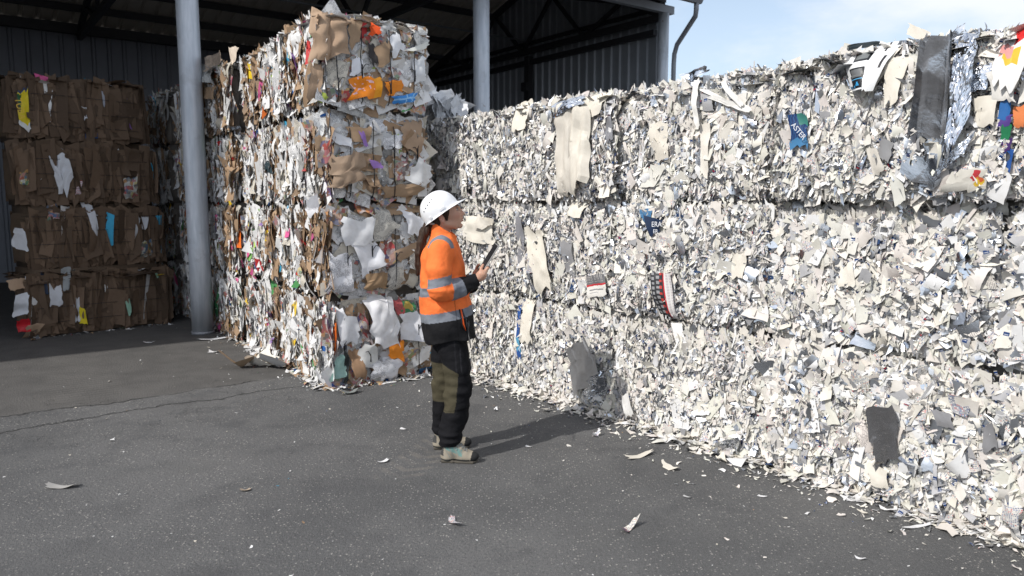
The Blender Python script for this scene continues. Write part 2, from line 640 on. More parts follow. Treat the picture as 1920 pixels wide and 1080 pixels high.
# roof sheets, with a real thickness
for a_, b_ in ((NF, RIDGE), (RIDGE, NB + .15)):
    g = MB()
    pr = ribs(SW - .2, SE + .1, .30, .035, .05, .022)
    nv = 0
    vs = []
    for u, dd in pr:
        for n_ in (a_, b_):
            z = roof_z(n_) if n_ <= NB else ZE - .04
            vs += [L_(u, n_, z + dd), L_(u, n_, z + dd + .05)]
    fs = []
    for i in range(len(pr) - 1):
        o_ = 4 * i
        fs += [(o_, o_ + 2, o_ + 6, o_ + 4), (o_ + 1, o_ + 5, o_ + 7, o_ + 3), (o_, o_ + 4, o_ + 5, o_ + 1), (o_ + 2, o_ + 3, o_ + 7, o_ + 6)]
    g.add(vs, fs)
    g.build('roof', M['roof'], shed)
# purlins below the roof
for n_ in (9.9, 11.2, 12.6, 14.1, 15.5, 16.9, 17.75):
    g = MB()
    z = roof_z(n_) - .09
    g.bar(L_(SW + .1, n_, z), L_(SE - .02, n_, z), .07, .14)
    g.build('purlin', M['steel'], shed)
# trusses
for s_ in (-10.56, -6.21, -1.86, 2.49, 6.84, 11.02):
    g = MB()
    zb = 5.14
    g.bar(L_(s_, N0, zb), L_(s_, NB - .2, zb), .10, .12)
    for a_, b_ in ((N0 + .05, RIDGE), (RIDGE, NB - .2)):
        g.bar(L_(s_, a_, roof_z(a_) - .23), L_(s_, b_, roof_z(b_) - .23), .10, .12)
    st = [N0, 10.9, 12.0, 13.05, 14.1, 15.2, 16.3, 17.4, NB - .3]
    for i in range(len(st) - 1):
        za, zc = (zb, roof_z(st[i + 1]) - .25) if i % 2 == 0 else (roof_z(st[i]) - .25, zb)
        g.bar(L_(s_ + .001, st[i], za), L_(s_ + .001, st[i + 1], zc), .07, .07)
    g.build('roof_truss', M['steel'], shed)
# wall-head beams and rails
g = MB()
g.bar(L_(SW + .1, NB - .3, 5.28), L_(SE - .2, NB - .3, 5.28), .16, .2)
g.build('wall_beam', M['steel'], shed)
g = MB()
g.bar(L_(SE - .04, N0 + .3, 5.36), L_(SE - .04, NB - .5, 5.36), .08, .07)
g.bar(L_(SE - .05, N0 + .3, 4.92), L_(SE - .05, NB - .5, 4.92), .10, .11)
g.build('wall_rail', M['steel'], shed)
g = MB()
g.bar(L_(SE - .08, 14.0, 0), L_(SE - .08, 14.0, 5.05), .14, .16)
g.box(L_(SE - .18, 14.0, 4.35), (.1, .2, .2))
g.build('wall_post', M['steel'], shed)
g = MB()
g.bar(L_(SW + .1, N0 - .02, 5.27), L_(SE + .05, N0 - .02, 5.27), .12, .14)
g.build('eave_beam', M['galv_dark'], shed)
g = MB()
g.tube([L_(SW + 1, 14.0, 5.45), L_(SE - .1, 14.0, 5.40)], .022, 8)
g.build('conduit', M['galv_dark'], shed, True)
# gutter and its downpipe
g = MB()
prof = [(-.09, .12), (-.085, .02), (-.05, -.03), (.03, -.03), (.055, .02), (.055, .10), (.045, .10), (.045, .025), (.025, -.018), (-.045, -.018), (-.073, .025), (-.08, .12)]
vs = []
for s_ in (SW - .2, SE - .02):
    vs += [L_(s_, NF - .05 + a_, 5.27 + c_) for a_, c_ in prof]
np_ = len(prof)
fs = [(i, (i + 1) % np_, np_ + (i + 1) % np_, np_ + i) for i in range(np_)]
fs += [tuple(range(np_))[::-1], tuple(range(np_, 2 * np_))]
g.add(vs, fs)
g.build('gutter', M['galv_dark'], shed)
g = MB()
g.tube([L_(SE - .12, NF - .06, 5.26), L_(SE - .12, NF - .06, 5.14), L_(SE - .09, NF - .02, 5.03), L_(SE + .10, N0 - .12, 4.64), L_(SE + .125, N0 - .04, 4.48), L_(SE + .125, N0 - .03, 4.3), L_(SE + .125, N0 - .03, 0.02)], .046, 12)
g.tube([L_(SE + .125, N0 - .03, 3.6), L_(SE + .125, N0 - .03, 3.68)], .054, 12)
g.build('downpipe', M['galv_dark'], shed, True)
# columns
for s_, rr in ((-6.21, .13), (-1.86, .13), (2.49, .13), (6.84, .128), (11.05, .10)):
    g = MB()
    lean = .0
    g.tube([L_(s_, N0, -.02), L_(s_, N0, 1.2), L_(s_, N0, 2.6), L_(s_, N0, 4.0), L_(s_, N0, 5.2)], rr, 28)
    c_ = g.build('column', M['galv'], shed, True)
    g = MB()
    g.tube([L_(s_, N0, 0.0), L_(s_, N0, .035)], rr + .012, 28)
    g.build('collar', M['galv_dark'], c_, True)
# ================================================================== bales of paper
CREAM, WHITE, GREY, FOIL = (.735, .705, .65), (.81, .81, .81), (.34, .34, .35), (.75, .79, .85)
BROWN = (.36, .245, .155)
SAT = np.array([(.75, .17, .03), (.55, .03, .03), (.04, .16, .5), (.75, .52, .04), (.10, .36, .12), (.65, .12, .3), (.06, .38, .6), (.28, .14, .45), (.42, .62, .10), (.03, .03, .04), (.02, .07, .2)])


class Heap:
    """gathers many small curled sheets into the arrays of one mesh"""

    def __init__(self, seed):
        self.rng = np.random.default_rng(seed)
        self.V, self.F, self.UV, self.C, self.S = [], [], [], [], []
        self.n = 0

    def raw(self, V, F, UV, C, Sf):
        self.V.append(V)
        self.F.append(F + self.n)
        self.UV.append(UV)
        self.C.append(C)
        self.S.append(Sf)
        self.n += len(V)

    def sheets(self, P, U, Vv, W, a, b, spin, tilt_u, tilt_v, curl, crumple, n, m, col, surf, irregular=.25):
        """P centres; U,Vv,W the frame of the face; a x b sizes of each sheet in metres"""
        rng = self.rng
        K = len(P)
        if K == 0:
            return
        cs, sn = np.cos(spin)[:, None], np.sin(spin)[:, None]
        T = cs * U + sn * Vv
        B = -sn * U + cs * Vv
        Nn = np.broadcast_to(W, T.shape)
        c, s = np.cos(tilt_u)[:, None], np.sin(tilt_u)[:, None]
        B, Nn = c * B + s * Nn, -s * B + c * Nn
        c, s = np.cos(tilt_v)[:, None], np.sin(tilt_v)[:, None]
        T, Nn = c * T + s * Nn, -s * T + c * Nn
        gs, gt = np.linspace(-.5, .5, n + 1), np.linspace(-.5, .5, m + 1)
        GS, GT = np.meshgrid(gs, gt, indexing='ij')
        GS, GT = GS.ravel()[None], GT.ravel()[None]
        j = (rng.random((K, 4, 2)) - .5) * 2 * irregular
        w00, w10, w11, w01 = (.5 - GS) * (.5 - GT), (.5 + GS) * (.5 - GT), (.5 + GS) * (.5 + GT), (.5 - GS) * (.5 + GT)
        x = (GS + j[:, 0, 0, None] * w00 + j[:, 1, 0, None] * w10 + j[:, 2, 0, None] * w11 + j[:, 3, 0, None] * w01) * a[:, None]
        y = (GT + j[:, 0, 1, None] * w00 + j[:, 1, 1, None] * w10 + j[:, 2, 1, None] * w11 + j[:, 3, 1, None] * w01) * b[:, None]
        if n > 1 and m > 1:
            edge = (np.maximum(np.abs(GS), np.abs(GT)) > .49)
            x = x + edge * (rng.random(x.shape) - .5) * a[:, None] * .5 / n * min(1, irregular * 3)
            y = y + edge * (rng.random(x.shape) - .5) * b[:, None] * .5 / m * min(1, irregular * 3)
        sz = np.minimum(a, b)[:, None]
        ph = rng.random((K, 1)) * 2 * PI
        q = x * np.cos(ph) + y * np.sin(ph)
        z = curl[:, None] * q * q / np.maximum(a, b)[:, None]
        for i in range(3):
            ph = rng.random((K, 1)) * 2 * PI
            q = x * np.cos(ph) + y * np.sin(ph)
            c0 = (rng.random((K, 1)) - .5) * sz * .8
            amp = crumple[:, None] * (rng.random((K, 1)) - .5) * (1.6 if i else 2.4)
            z = z + amp * np.abs(q - c0)
        if n * m > 8:
            z = z + (rng.random(z.shape) - .5) * sz * .10 * np.minimum(1, crumple[:, None] * 2)
        z = z - z.mean(1, keepdims=True)
        V = P[:, None, :] + x[..., None] * T[:, None] + y[..., None] * B[:, None] + z[..., None] * Nn[:, None]
        nv = (n + 1) * (m + 1)
        ii, jj = np.meshgrid(np.arange(n), np.arange(m), indexing='ij')
        a0 = (ii * (m + 1) + jj).ravel()
        q = np.stack([a0, a0 + m + 1, a0 + m + 2, a0 + 1], 1)
        F = (q[None] + (np.arange(K) * nv)[:, None, None]).reshape(-1, 4)
        UV = np.stack([x, y], -1).reshape(-1, 2)
        nf = n * m
        self.raw(V.reshape(-1, 3), F, UV, np.repeat(col, nf, 0), np.repeat(surf, nf, 0))

    def build(self, name, mat, parent=None, smooth=True):
        return mesh_np(name, np.concatenate(self.V), np.concatenate(self.F), mat, parent, smooth,
                       np.concatenate(self.UV), np.concatenate(self.C), np.concatenate(self.S))


def pick_white(rng, K, foil=.13, grey=.10, prt=.14, small=False):
    col = np.zeros((K, 3))
    surf = np.zeros((K, 4))
    surf[:, 1] = .85
    surf[:, 3] = rng.random(K)
    r = rng.random(K)
    col[:] = CREAM
    col *= (.84 + .24 * rng.random((K, 1))) * (1 + (rng.random((K, 3)) - .5) * .05)
    wm = r < .14
    col[wm] = np.array(WHITE) * (.85 + .15 * rng.random((wm.sum(), 1)))
    e = .14
    fm = (r > e) & (r < e + foil)
    col[fm] = np.array(FOIL) * (.75 + .25 * rng.random((fm.sum(), 1)))
    surf[fm, 0] = 1
    surf[fm, 1] = .16 + .30 * rng.random(fm.sum())
    e += foil
    gm = (r > e) & (r < e + grey)
    col[gm] = np.array(GREY) * (.6 + .9 * rng.random((gm.sum(), 1)))
    surf[gm, 2] = np.where(rng.random(gm.sum()) < .55, 4 / 8, 0)
    surf[gm, 1] = .45
    e += grey
    pm = (r > e) & (r < e + prt)
    t = rng.random(pm.sum())
    surf[pm, 2] = np.where(t < .5, 2, np.where(t < .75, 1, 4)) / 8
    e += prt
    sm = (r > e) & (r < e + (.06 if small else .004))
    col[sm] = (.02, .05, .13) if not small else (.03, .04, .09)
    surf[sm, 2] = np.where(rng.random(sm.sum()) < (.35 if small else 0), 5 / 8, 0)
    return col, surf


def pick_mixed(rng, K, white=.5, brown=.16, cream=.10, grey=.06, mag=.09, text=.28):
    col = np.zeros((K, 3))
    surf = np.zeros((K, 4))
    surf[:, 1] = .8
    surf[:, 3] = rng.random(K)
    r = rng.random(K)
    col[:] = np.array(WHITE) * (.80 + .2 * rng.random((K, 1)))
    t = rng.random(K)
    surf[:, 2] = np.where(t < text, 1 / 8, 0)
    e = white
    bm = (r > e) & (r < e + brown)
    col[bm] = np.array(BROWN) * (.65 + .55 * rng.random((bm.sum(), 1)))
    surf[bm, 2] = 0
    e += brown
    cm = (r > e) & (r < e + cream)
    col[cm] = np.array((.62, .58, .50)) * (.8 + .3 * rng.random((cm.sum(), 1)))
    e += cream
    gm = (r > e) & (r < e + grey)
    col[gm] = np.array((.42, .42, .41)) * (.6 + .8 * rng.random((gm.sum(), 1)))
    surf[gm, 2] = 1 / 8
    e += grey
    mm = (r > e) & (r < e + mag)
    col[mm] = np.array((.6, .55, .5)) * (.6 + .4 * rng.random((mm.sum(), 1)))
    surf[mm, 2] = 3 / 8
    surf[mm, 1] = .4
    e += mag
    sm = r > e
    col[sm] = SAT[rng.integers(0, len(SAT), sm.sum())] * (.6 + .6 * rng.random((sm.sum(), 1)))
    surf[sm, 2] = np.where(rng.random(sm.sum()) < .25, 3 / 8, 0)
    surf[sm, 1] = .45
    return np.clip(col, 0, .85), surf


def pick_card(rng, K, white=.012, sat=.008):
    col = np.array((.145, .098, .066)) * (.55 + .65 * rng.random((K, 1)))  # darker than BROWN: the deep shade under the roof is put into the colour
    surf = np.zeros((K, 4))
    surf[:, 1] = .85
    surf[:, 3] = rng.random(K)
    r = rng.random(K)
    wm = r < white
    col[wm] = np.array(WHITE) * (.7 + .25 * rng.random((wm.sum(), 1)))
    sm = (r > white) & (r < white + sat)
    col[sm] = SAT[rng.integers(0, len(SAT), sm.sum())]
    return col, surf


class Bale:
    def __init__(self, name, loc, theta, L, W, H, seed, bulge=.05):
        self.root = empty(name, loc, theta)
        self.L, self.W, self.H, self.seed, self.bulge = L, W, H, seed, bulge
        self.h = Heap(seed)
        self.side = .6
        self.lid, self.reach = False, .030
        self.loc, self.th = np.array(loc, float), theta
        self.faces = {
            'f': ((-L / 2, -W / 2, 0), (1, 0, 0), (0, 0, 1), (0, -1, 0), L, H),
            'r': ((L / 2, -W / 2, 0), (0, 1, 0), (0, 0, 1), (1, 0, 0), W, H),
            'l': ((-L / 2, W / 2, 0), (0, -1, 0), (0, 0, 1), (-1, 0, 0), W, H),
            't': ((-L / 2, -W / 2, H), (1, 0, 0), (0, 1, 0), (0, 0, 1), L, W),
            'k': ((L / 2, W / 2, 0), (-1, 0, 0), (0, 0, 1), (0, 1, 0), L, H)}

    def local(self, p):
        """world point(s) to the bale's own space"""
        p = np.asarray(p, float) - self.loc
        c, s = math.cos(self.th), math.sin(self.th)
        return np.stack([p[..., 0] * c + p[..., 1] * s, -p[..., 0] * s + p[..., 1] * c, p[..., 2]], -1)

    def dirs(self, v):
        c, s = math.cos(self.th), math.sin(self.th)
        v = np.asarray(v, float)
        return np.array([v[0] * c + v[1] * s, -v[0] * s + v[1] * c, v[2]])

    def swell(self, u, v, seed, su=1.0, sv=1.0):
        e = self.side * np.abs(2 * u - 1) ** 6 + 1.25 * np.abs(2 * v - 1) ** 8
        return -self.bulge * np.minimum(e, 1.5) + .03 * vnoise(u * 5 * su, v * 4 * sv, u * 0 + seed * 1.7, seed) + .015 * vnoise(u * 13 * su, v * 11 * sv, u * 0, seed + 5)

    def place(self, f, K, depth, u0=0., u1=1., v0=0., v1=1.):
        rng = self.h.rng
        o, U, V, W, lu, lv = self.faces[f]
        u = u0 + (u1 - u0) * rng.random(K)
        v = v0 + (v1 - v0) * rng.random(K)
        off = self.swell(u, v, self.seed % 97 + ord(f), max(.5, lu), max(.5, lv)) - (depth[0] + (depth[1] - depth[0]) * rng.random(K))
        U, V, W = (np.array(q, float) for q in (U, V, W))
        return np.array(o) + (u * lu)[:, None] * U + (v * lv)[:, None] * V + off[:, None] * W, U, V, W

    def core(self, col, inset=.085, n=14):
        # the pressed heart of the bale, reaching up to the one above
        hx, hy, z0, z1 = self.L / 2 - .13, self.W / 2 - .13, .003, self.H + (.0 if self.lid else -.08) + (self.reach if self.lid else 0)
        P = np.array([(x, y, z) for z in (z0, z1) for x, y in ((-hx, -hy), (hx, -hy), (hx, hy), (-hx, hy))], float)
        F = np.array([(3, 2, 1, 0), (4, 5, 6, 7), (0, 1, 5, 4), (1, 2, 6, 5), (2, 3, 7, 6), (3, 0, 4, 7)])
        Sf = np.zeros((6, 4))
        Sf[:, 1] = .9
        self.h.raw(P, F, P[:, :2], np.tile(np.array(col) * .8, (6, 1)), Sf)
        for f in self.faces:
            o, U, V, W, lu, lv = self.faces[f]
            g = np.linspace(0, 1, n + 1)
            u, v = (q.ravel() for q in np.meshgrid(g, g, indexing='ij'))
            uu, vv = .06 + .88 * u, .06 + .88 * v
            off = np.full(len(u), -inset) + .02 * vnoise(u * 9, v * 9, u * 0, self.seed + ord(f))
            off = off - .02
            e = np.maximum(np.abs(2 * u - 1), np.abs(2 * v - 1)) > .99
            off[e] = -.15
            P = np.array(o) + (uu * lu)[:, None] * np.array(U, float) + (vv * lv)[:, None] * np.array(V, float) + off[:, None] * np.array(W, float)
            ii, jj = np.meshgrid(np.arange(n), np.arange(n), indexing='ij')
            a0 = (ii * (n + 1) + jj).ravel()
            F = np.stack([a0, a0 + n + 1, a0 + n + 2, a0 + 1], 1)
            C = np.tile(np.array(col), (len(F), 1))
            Sf = np.zeros((len(F), 4))
            Sf[:, 1] = .9
            self.h.raw(P, F, np.stack([u, v], 1), C, Sf)

    def scatter(self, f, dens, size, aspect, depth, tilt, n, m, picker, vert=.0, curl=.8, crumple=.25, irregular=.28, ext=(0, 1, 0, 1), tilt_v=None, cluster=False, zone=0):
        rng = self.h.rng
        o, U, V, W, lu, lv = self.faces[f]
        K = int(dens * lu * lv * (ext[1] - ext[0]) * (ext[3] - ext[2]))
        if K < 1:
            return
        b = size[0] * (size[1] / size[0]) ** rng.random(K)
        a = b / (aspect[0] + (aspect[1] - aspect[0]) * rng.random(K))
        mu = (.5 * a if vert >= 1 else .42 * b) / lu
        mv = (.5 * b if vert >= 1 else .42 * b) / lv
        keep = .95 if f != 't' else .6
        kv = 1.02 if f != 't' else .6
        u0, u1, v0, v1 = ext
        lo_u, hi_u = np.where(u0 < .02, u0 + mu * keep, u0), np.where(u1 > .98, u1 - mu * keep, u1)
        lo_v, hi_v = np.where(v0 < .02, v0 + mv * kv, v0), np.where(v1 > .98, v1 - mv * kv, v1)
        P, U, V, W = self.place(f, K, depth, lo_u, np.maximum(hi_u, lo_u), lo_v, np.maximum(hi_v, lo_v))
        if zone:
            q = vnoise(P[:, 0] * 2.6, P[:, 1] * 2.6, P[:, 2] * 3.2, self.seed + 61) + .5 * vnoise(P[:, 0] * 6, P[:, 1] * 6, P[:, 2] * 7, self.seed + 62)
            kp_ = rng.random(K) < np.clip(.62 + zone * 1.5 * q, .10, 1)
            P, a, b = P[kp_], a[kp_], b[kp_]
            K = len(P)
        spin = rng.normal(0, .12 if vert >= 2 else .28, K) if vert >= 1 else np.where(rng.random(K) < vert, rng.normal(0, .3, K), rng.random(K) * 2 * PI)
        tu = rng.normal(0, tilt, K)
        tv = rng.normal(0, tilt if tilt_v is None else tilt_v, K)
        col, surf = picker(rng, K)
        if cluster:
            q = vnoise(P[:, 0] * 3.5, P[:, 1] * 3.5, P[:, 2] * 2.2, self.seed)
            br = (q > .12) & (rng.random(K) < .66) & (surf[:, 2] < .2)
            col[br] = np.array(BROWN) * (.6 + .6 * rng.random((br.sum(), 1)))
        self.h.sheets(P, U, V, W, a, b, spin, tu, tv, rng.normal(0, curl, K), np.full(K, crumple), n, m, col, surf, irregular)

    # ---- the three kinds of bale
    def white(self, faces, dens=1.0, top=False, foil=.12, vert=.4, sliver=1.0, flake=1.0):
        self.core((.62, .59, .54), .065)
        pw = lambda r, K: pick_white(r, K, foil)
        ps = lambda r, K: pick_white(r, K, foil * 1.5, .09, .16, True)
        pl = lambda r, K: pick_white(r, K, .05, .05, .07)
        for f, ext in faces.items():
            z = flake
            q = dens
            qz = dens / z ** 1.5
            self.scatter(f, 480 * q, (.08, .17), (1, 2.2), (.024, .050), .13, 3, 3, pl, .5, .25, .10, ext=ext)
            self.scatter(f, 1100 * qz, (.05 * z, .13 * z), (1, 2.4), (-.004, .030), .20, 3, 3, pw, vert, .55, .16, ext=ext, zone=1)
            self.scatter(f, 1200 * qz, (.03 * z, .07 * z), (1, 2.2), (-.008, .024), .29, 2, 2, pw, vert, .75, .22, ext=ext)
            self.scatter(f, 2200 * sliver * q, (.05, .16), (4, 12), (-.006, .032), .22, 1, 4, pw, .35 + vert * .6, .9, .12, .2, ext=ext, tilt_v=.55, zone=-1)
            self.scatter(f, 1300 * q, (.012, .032), (1, 2), (-.008, .020), .40, 1, 2, ps, .3, 1.0, .25, .3, ext=ext)
            self.scatter(f, 50 * q, (.09, .20), (1.2, 3.4), (-.012, .010), .13, 6, 8, pl, .6, .4, .10, .2, ext=ext)
        if top:
            self.scatter('t', 420 * dens, (.08, .2), (1, 2.5), (-.012, .05), .14, 4, 4, pw, 0, .35, .16)
            self.scatter('t', 1100 * dens, (.03, .08), (1, 4), (-.03, .03), .5, 2, 3, pw, 0, 1.2, .3)

    def mixed_long(self, faces, dens=1.0, top=False):
        """the side where sheets show their edges: narrow upright strips"""
        pm = lambda r, K: pick_mixed(r, K, .66, .08, .09, .04, .07)
        for f, ext in faces.items():
            self.scatter(f, 300 * dens, (.22, .46), (2.4, 5), (.022, .055), .07, 3, 7, pm, 1, .25, .10, .16, ext=ext, cluster=True, tilt_v=.2)
            self.scatter(f, 420 * dens, (.14, .36), (2.2, 4.8), (.0, .035), .09, 4, 7, pm, 1, .4, .13, .2, ext=ext, cluster=True, tilt_v=.3)
            self.scatter(f, 260 * dens, (.06, .16), (1.2, 2.6), (-.006, .022), .15, 3, 4, pm, .9, .5, .2, ext=ext, cluster=True, tilt_v=.28)
            self.scatter(f, 420 * dens, (.02, .06), (1, 3), (-.010, .018), .35, 2, 2, pm, .7, .9, .28, ext=ext, cluster=True)
        if top:
            self.scatter('t', 300, (.1, .25), (1, 3), (-.0, .05), .12, 4, 4, pm, 0, .3, .15)
            self.scatter('t', 700, (.03, .08), (1, 3), (-.025, .02), .45, 2, 2, pm, 0, 1.0, .3)

    def mixed_end(self, faces, dens=1.0):
        """the pressed end: whole sheets and flattened boxes lying in the face"""
        pm = lambda r, K: pick_mixed(r, K, .42, .18, .12, .07, .16, .5)
        pb = lambda r, K: pick_mixed(r, K, .50, .24, .10, .06, .10, .5)
        for f, ext in faces.items():
            self.scatter(f, 85 * dens, (.20, .36), (1, 1.7), (.015, .05), .05, 10, 10, pb, .4, .12, .10, .16, ext=ext)
            self.scatter(f, 85 * dens, (.12, .24), (1, 1.9), (-.002, .03), .12, 7, 7, pm, .4, .25, .16, .22, ext=ext)
            self.scatter(f, 170 * dens, (.05, .11), (1, 2.4), (-.004, .03), .25, 4, 4, pm, .3, .6, .28, .3, ext=ext)
            self.scatter(f, 240 * dens, (.02, .05), (1, 2.5), (-.005, .03), .5, 2, 2, pm, .3, 1.0, .35, .3, ext=ext)

    def card(self, faces, dens=1.0, top=True):
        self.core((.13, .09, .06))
        for f, ext in faces.items():
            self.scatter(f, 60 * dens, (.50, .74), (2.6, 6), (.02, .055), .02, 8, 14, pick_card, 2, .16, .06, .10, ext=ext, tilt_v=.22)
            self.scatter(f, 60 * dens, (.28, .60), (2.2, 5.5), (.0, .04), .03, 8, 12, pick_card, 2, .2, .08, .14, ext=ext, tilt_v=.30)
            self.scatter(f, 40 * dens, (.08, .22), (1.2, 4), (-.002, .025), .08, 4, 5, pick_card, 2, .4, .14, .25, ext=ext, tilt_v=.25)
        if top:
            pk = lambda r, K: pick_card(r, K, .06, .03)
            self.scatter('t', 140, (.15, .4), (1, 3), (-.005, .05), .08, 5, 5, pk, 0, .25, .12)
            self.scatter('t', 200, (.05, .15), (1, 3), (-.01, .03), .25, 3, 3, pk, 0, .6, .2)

    def body(self):
        return self.h.build('bale_body', M['scrap'], self.root)

    def wires(self, f, at, along, r, mat, knots=True, lift=.012):
        """wires round the bale, one mesh each; `along` 'v' runs up the face, 'u' across it"""
        o, U, V, W, lu, lv = self.faces[f]
        U, V, W = (np.array(q, float) for q in (U, V, W))
        rng = np.random.default_rng(self.seed + 31)
        for c in at:
            t = np.linspace(.0, 1.0, 13)
            wob = c + .008 * vnoise(t * 4, t * 0 + c * 30, t * 0, self.seed)
            u, v = (wob, t) if along == 'v' else (t, wob)
            sw = self.swell(u, v, self.seed % 97 + ord(f), max(.5, lu), max(.5, lv)) + lift + (.018 if f == 'r' else 0)
            sw[0] -= .05
            sw[-1] -= .05
            P = np.array(o) + (u * lu)[:, None] * U + (v * lv)[:, None] * V + sw[:, None] * W
            g = MB()
            g.tube(list(P), r, 6)
            if knots and rng.random() < .7:
                q = P[rng.integers(3, 8)]
                sd = 1 if rng.random() < .5 else -1
                g.tube([q + W * .006, q + W * .016 + U * .012 * sd + V * .03, q + W * .02 + U * .03 * sd + V * .055, q + W * .02 + U * .055 * sd + V * .05], r * .8, 6)
                g.tube([q + V * -.05 + W * .005, q + V * .05 + W * .005], r * 1.7, 6)
            g.build('baling_wire', mat, self.root, True)


def loose_sheet(bale, name, P4, nrm, n, m, col, parent=None, out=.03, amp=.02, folds=4, seed=1, metal=0., rough=.8, prt=0, label=None, paint=None, tuck=.04, ragged=.06, facet=0., wave=None, thick=0, conform=True, lift0=.030):
    """a single sheet lying on a bale's face: P4 = world corners TL,TR,BR,BL; paint(s,t) -> colours"""
    rng = np.random.default_rng(seed)
    P4 = np.array(P4, float)
    s, t = (q.ravel() for q in np.meshgrid(np.linspace(0, 1, n + 1), np.linspace(0, 1, m + 1), indexing='ij'))
    du, dv = np.linalg.norm(P4[1] - P4[0]), np.linalg.norm(P4[3] - P4[0])
    edge = np.minimum(np.minimum(s, 1 - s) * du, np.minimum(t, 1 - t) * dv)
    def torn(q, w):
        kn = np.sort(np.concatenate([[0, 1], rng.random(5)]))
        return np.interp(q, kn, (rng.random(7) - .5) * 2) * 1.5 * w
    e0, e1, e2, e3 = torn(t, ragged), torn(t, ragged), torn(s, ragged), torn(s, ragged)
    s2 = s + e0 * (1 - s) + e1 * s
    t2 = t + e2 * (1 - t) + e3 * t
    jit = (rng.random((4, 3)) - .5) * 2 * .09 * min(du, dv) * (1 if ragged > .02 else .2)
    P4 = P4 + jit - np.outer(jit @ np.asarray(nrm, float), np.asarray(nrm, float))
    P = ((1 - s2) * (1 - t2))[:, None] * P4[0] + (s2 * (1 - t2))[:, None] * P4[1] + (s2 * t2)[:, None] * P4[2] + ((1 - s2) * t2)[:, None] * P4[3]
    x, y = s * du, t * dv
    z = np.zeros_like(x)
    for i in range(folds + 2):
        ph = rng.random() * 2 * PI
        q = x * math.cos(ph) + y * math.sin(ph)
        c0 = q.min() + (.15 + .7 * rng.random()) * (q.max() - q.min())
        z += amp * 7 * (rng.random() - .5) * np.abs(q - c0)
    z += amp * .18 * vnoise(x * 13, y * 13, x * 0, seed + 11)
    if facet:
        vx = rng.random((150, 2)) * (du, dv)
        d2 = ((x[:, None] - vx[None, :, 0]) ** 2 + (y[:, None] - vx[None, :, 1]) ** 2)
        ds = np.sqrt(np.sort(d2, 1)[:, :2])
        z += facet * (ds[:, 1] - ds[:, 0])
    z -= np.mean(z)
    if wave is not None:
        z += wave(s, t)
    z = out - lift0 + z
    face = None
    if bale is not None and conform:
        nl = bale.dirs(nrm)
        face = 'f' if nl[1] < -.8 else ('r' if nl[0] > .8 else None)
    if face:
        P = bale.local(P)
        vv = np.clip(P[:, 2] / bale.H, 0, 1)
        sd_ = bale.seed % 97 + ord(face)
        if face == 'f':
            uu = np.clip(P[:, 0] / bale.L + .5, 0, 1)
            P[:, 1] = -bale.W / 2 - bale.swell(uu, vv, sd_, max(.5, bale.L), max(.5, bale.H)) - z
        else:
            uu = np.clip(P[:, 1] / bale.W + .5, 0, 1)
            P[:, 0] = bale.L / 2 + bale.swell(uu, vv, sd_, max(.5, bale.W), max(.5, bale.H)) + z
    else:
        P = P + z[:, None] * np.asarray(nrm, float)
        if bale is not None:
            P = bale.local(P)
    ii, jj = np.meshgrid(np.arange(n), np.arange(m), indexing='ij')
    a0 = (ii * (m + 1) + jj).ravel()
    F = np.stack([a0, a0 + m + 1, a0 + m + 2, a0 + 1], 1)
    K = len(F)
    C = np.tile(np.array(col, float), (K, 1))
    Sf = np.zeros((K, 4))
    Sf[:, 0], Sf[:, 1], Sf[:, 2], Sf[:, 3] = metal, rough, prt / 8, rng.random()
    if paint is not None:
        fs, ft = s[F].mean(1), t[F].mean(1)
        paint(fs, ft, C, Sf)
    o = mesh_np(name, P, F, M['scrap'], parent if parent is not None else bale.root, True, np.stack([x, y], 1), C, Sf)
    o.data.set_sharp_from_angle(angle=R(9))
    if thick:
        md = o.modifiers.new('thickness', 'SOLIDIFY')
        md.thickness = thick
        md.offset = 0
    if label:
        o['label'] = label
    return o


def words_on(bale, text, P, right, up, nrm, size, mat, parent, name='printed_word'):
    """raised-ink lettering on a sheet"""
    cu = bpy.data.curves.new(name, 'FONT')
    cu.body = text
    cu.size = size
    cu.align_x = 'CENTER'
    cu.align_y = 'CENTER'
    cu.extrude = .0006
    tmp = bpy.data.objects.new(name + '_tmp', cu)
    COL.objects.link(tmp)
    bpy.context.view_layer.update()
    me = bpy.data.meshes.new_from_object(tmp.evaluated_get(bpy.context.evaluated_depsgraph_get()))
    bpy.data.objects.remove(tmp)
    bpy.data.curves.remove(cu)
    me.name = name
    me.materials.clear()
    me.materials.append(mat)
    o = bpy.data.objects.new(name, me)
    COL.objects.link(o)
    o.parent = parent
    r_, n_ = bale.dirs(right), bale.dirs(nrm)
    r_ = r_ / np.linalg.norm(r_)
    u_ = bale.dirs(up)
    u_ = u_ - r_ * np.dot(u_, r_)
    u_ /= np.linalg.norm(u_)
    n_ = np.cross(r_, u_)
    p = bale.local(np.asarray(P, float))
    o.matrix_local = Matrix(((r_[0], u_[0], n_[0], p[0]), (r_[1], u_[1], n_[1], p[1]), (r_[2], u_[2], n_[2], p[2]), (0, 0, 0, 1)))
    return o


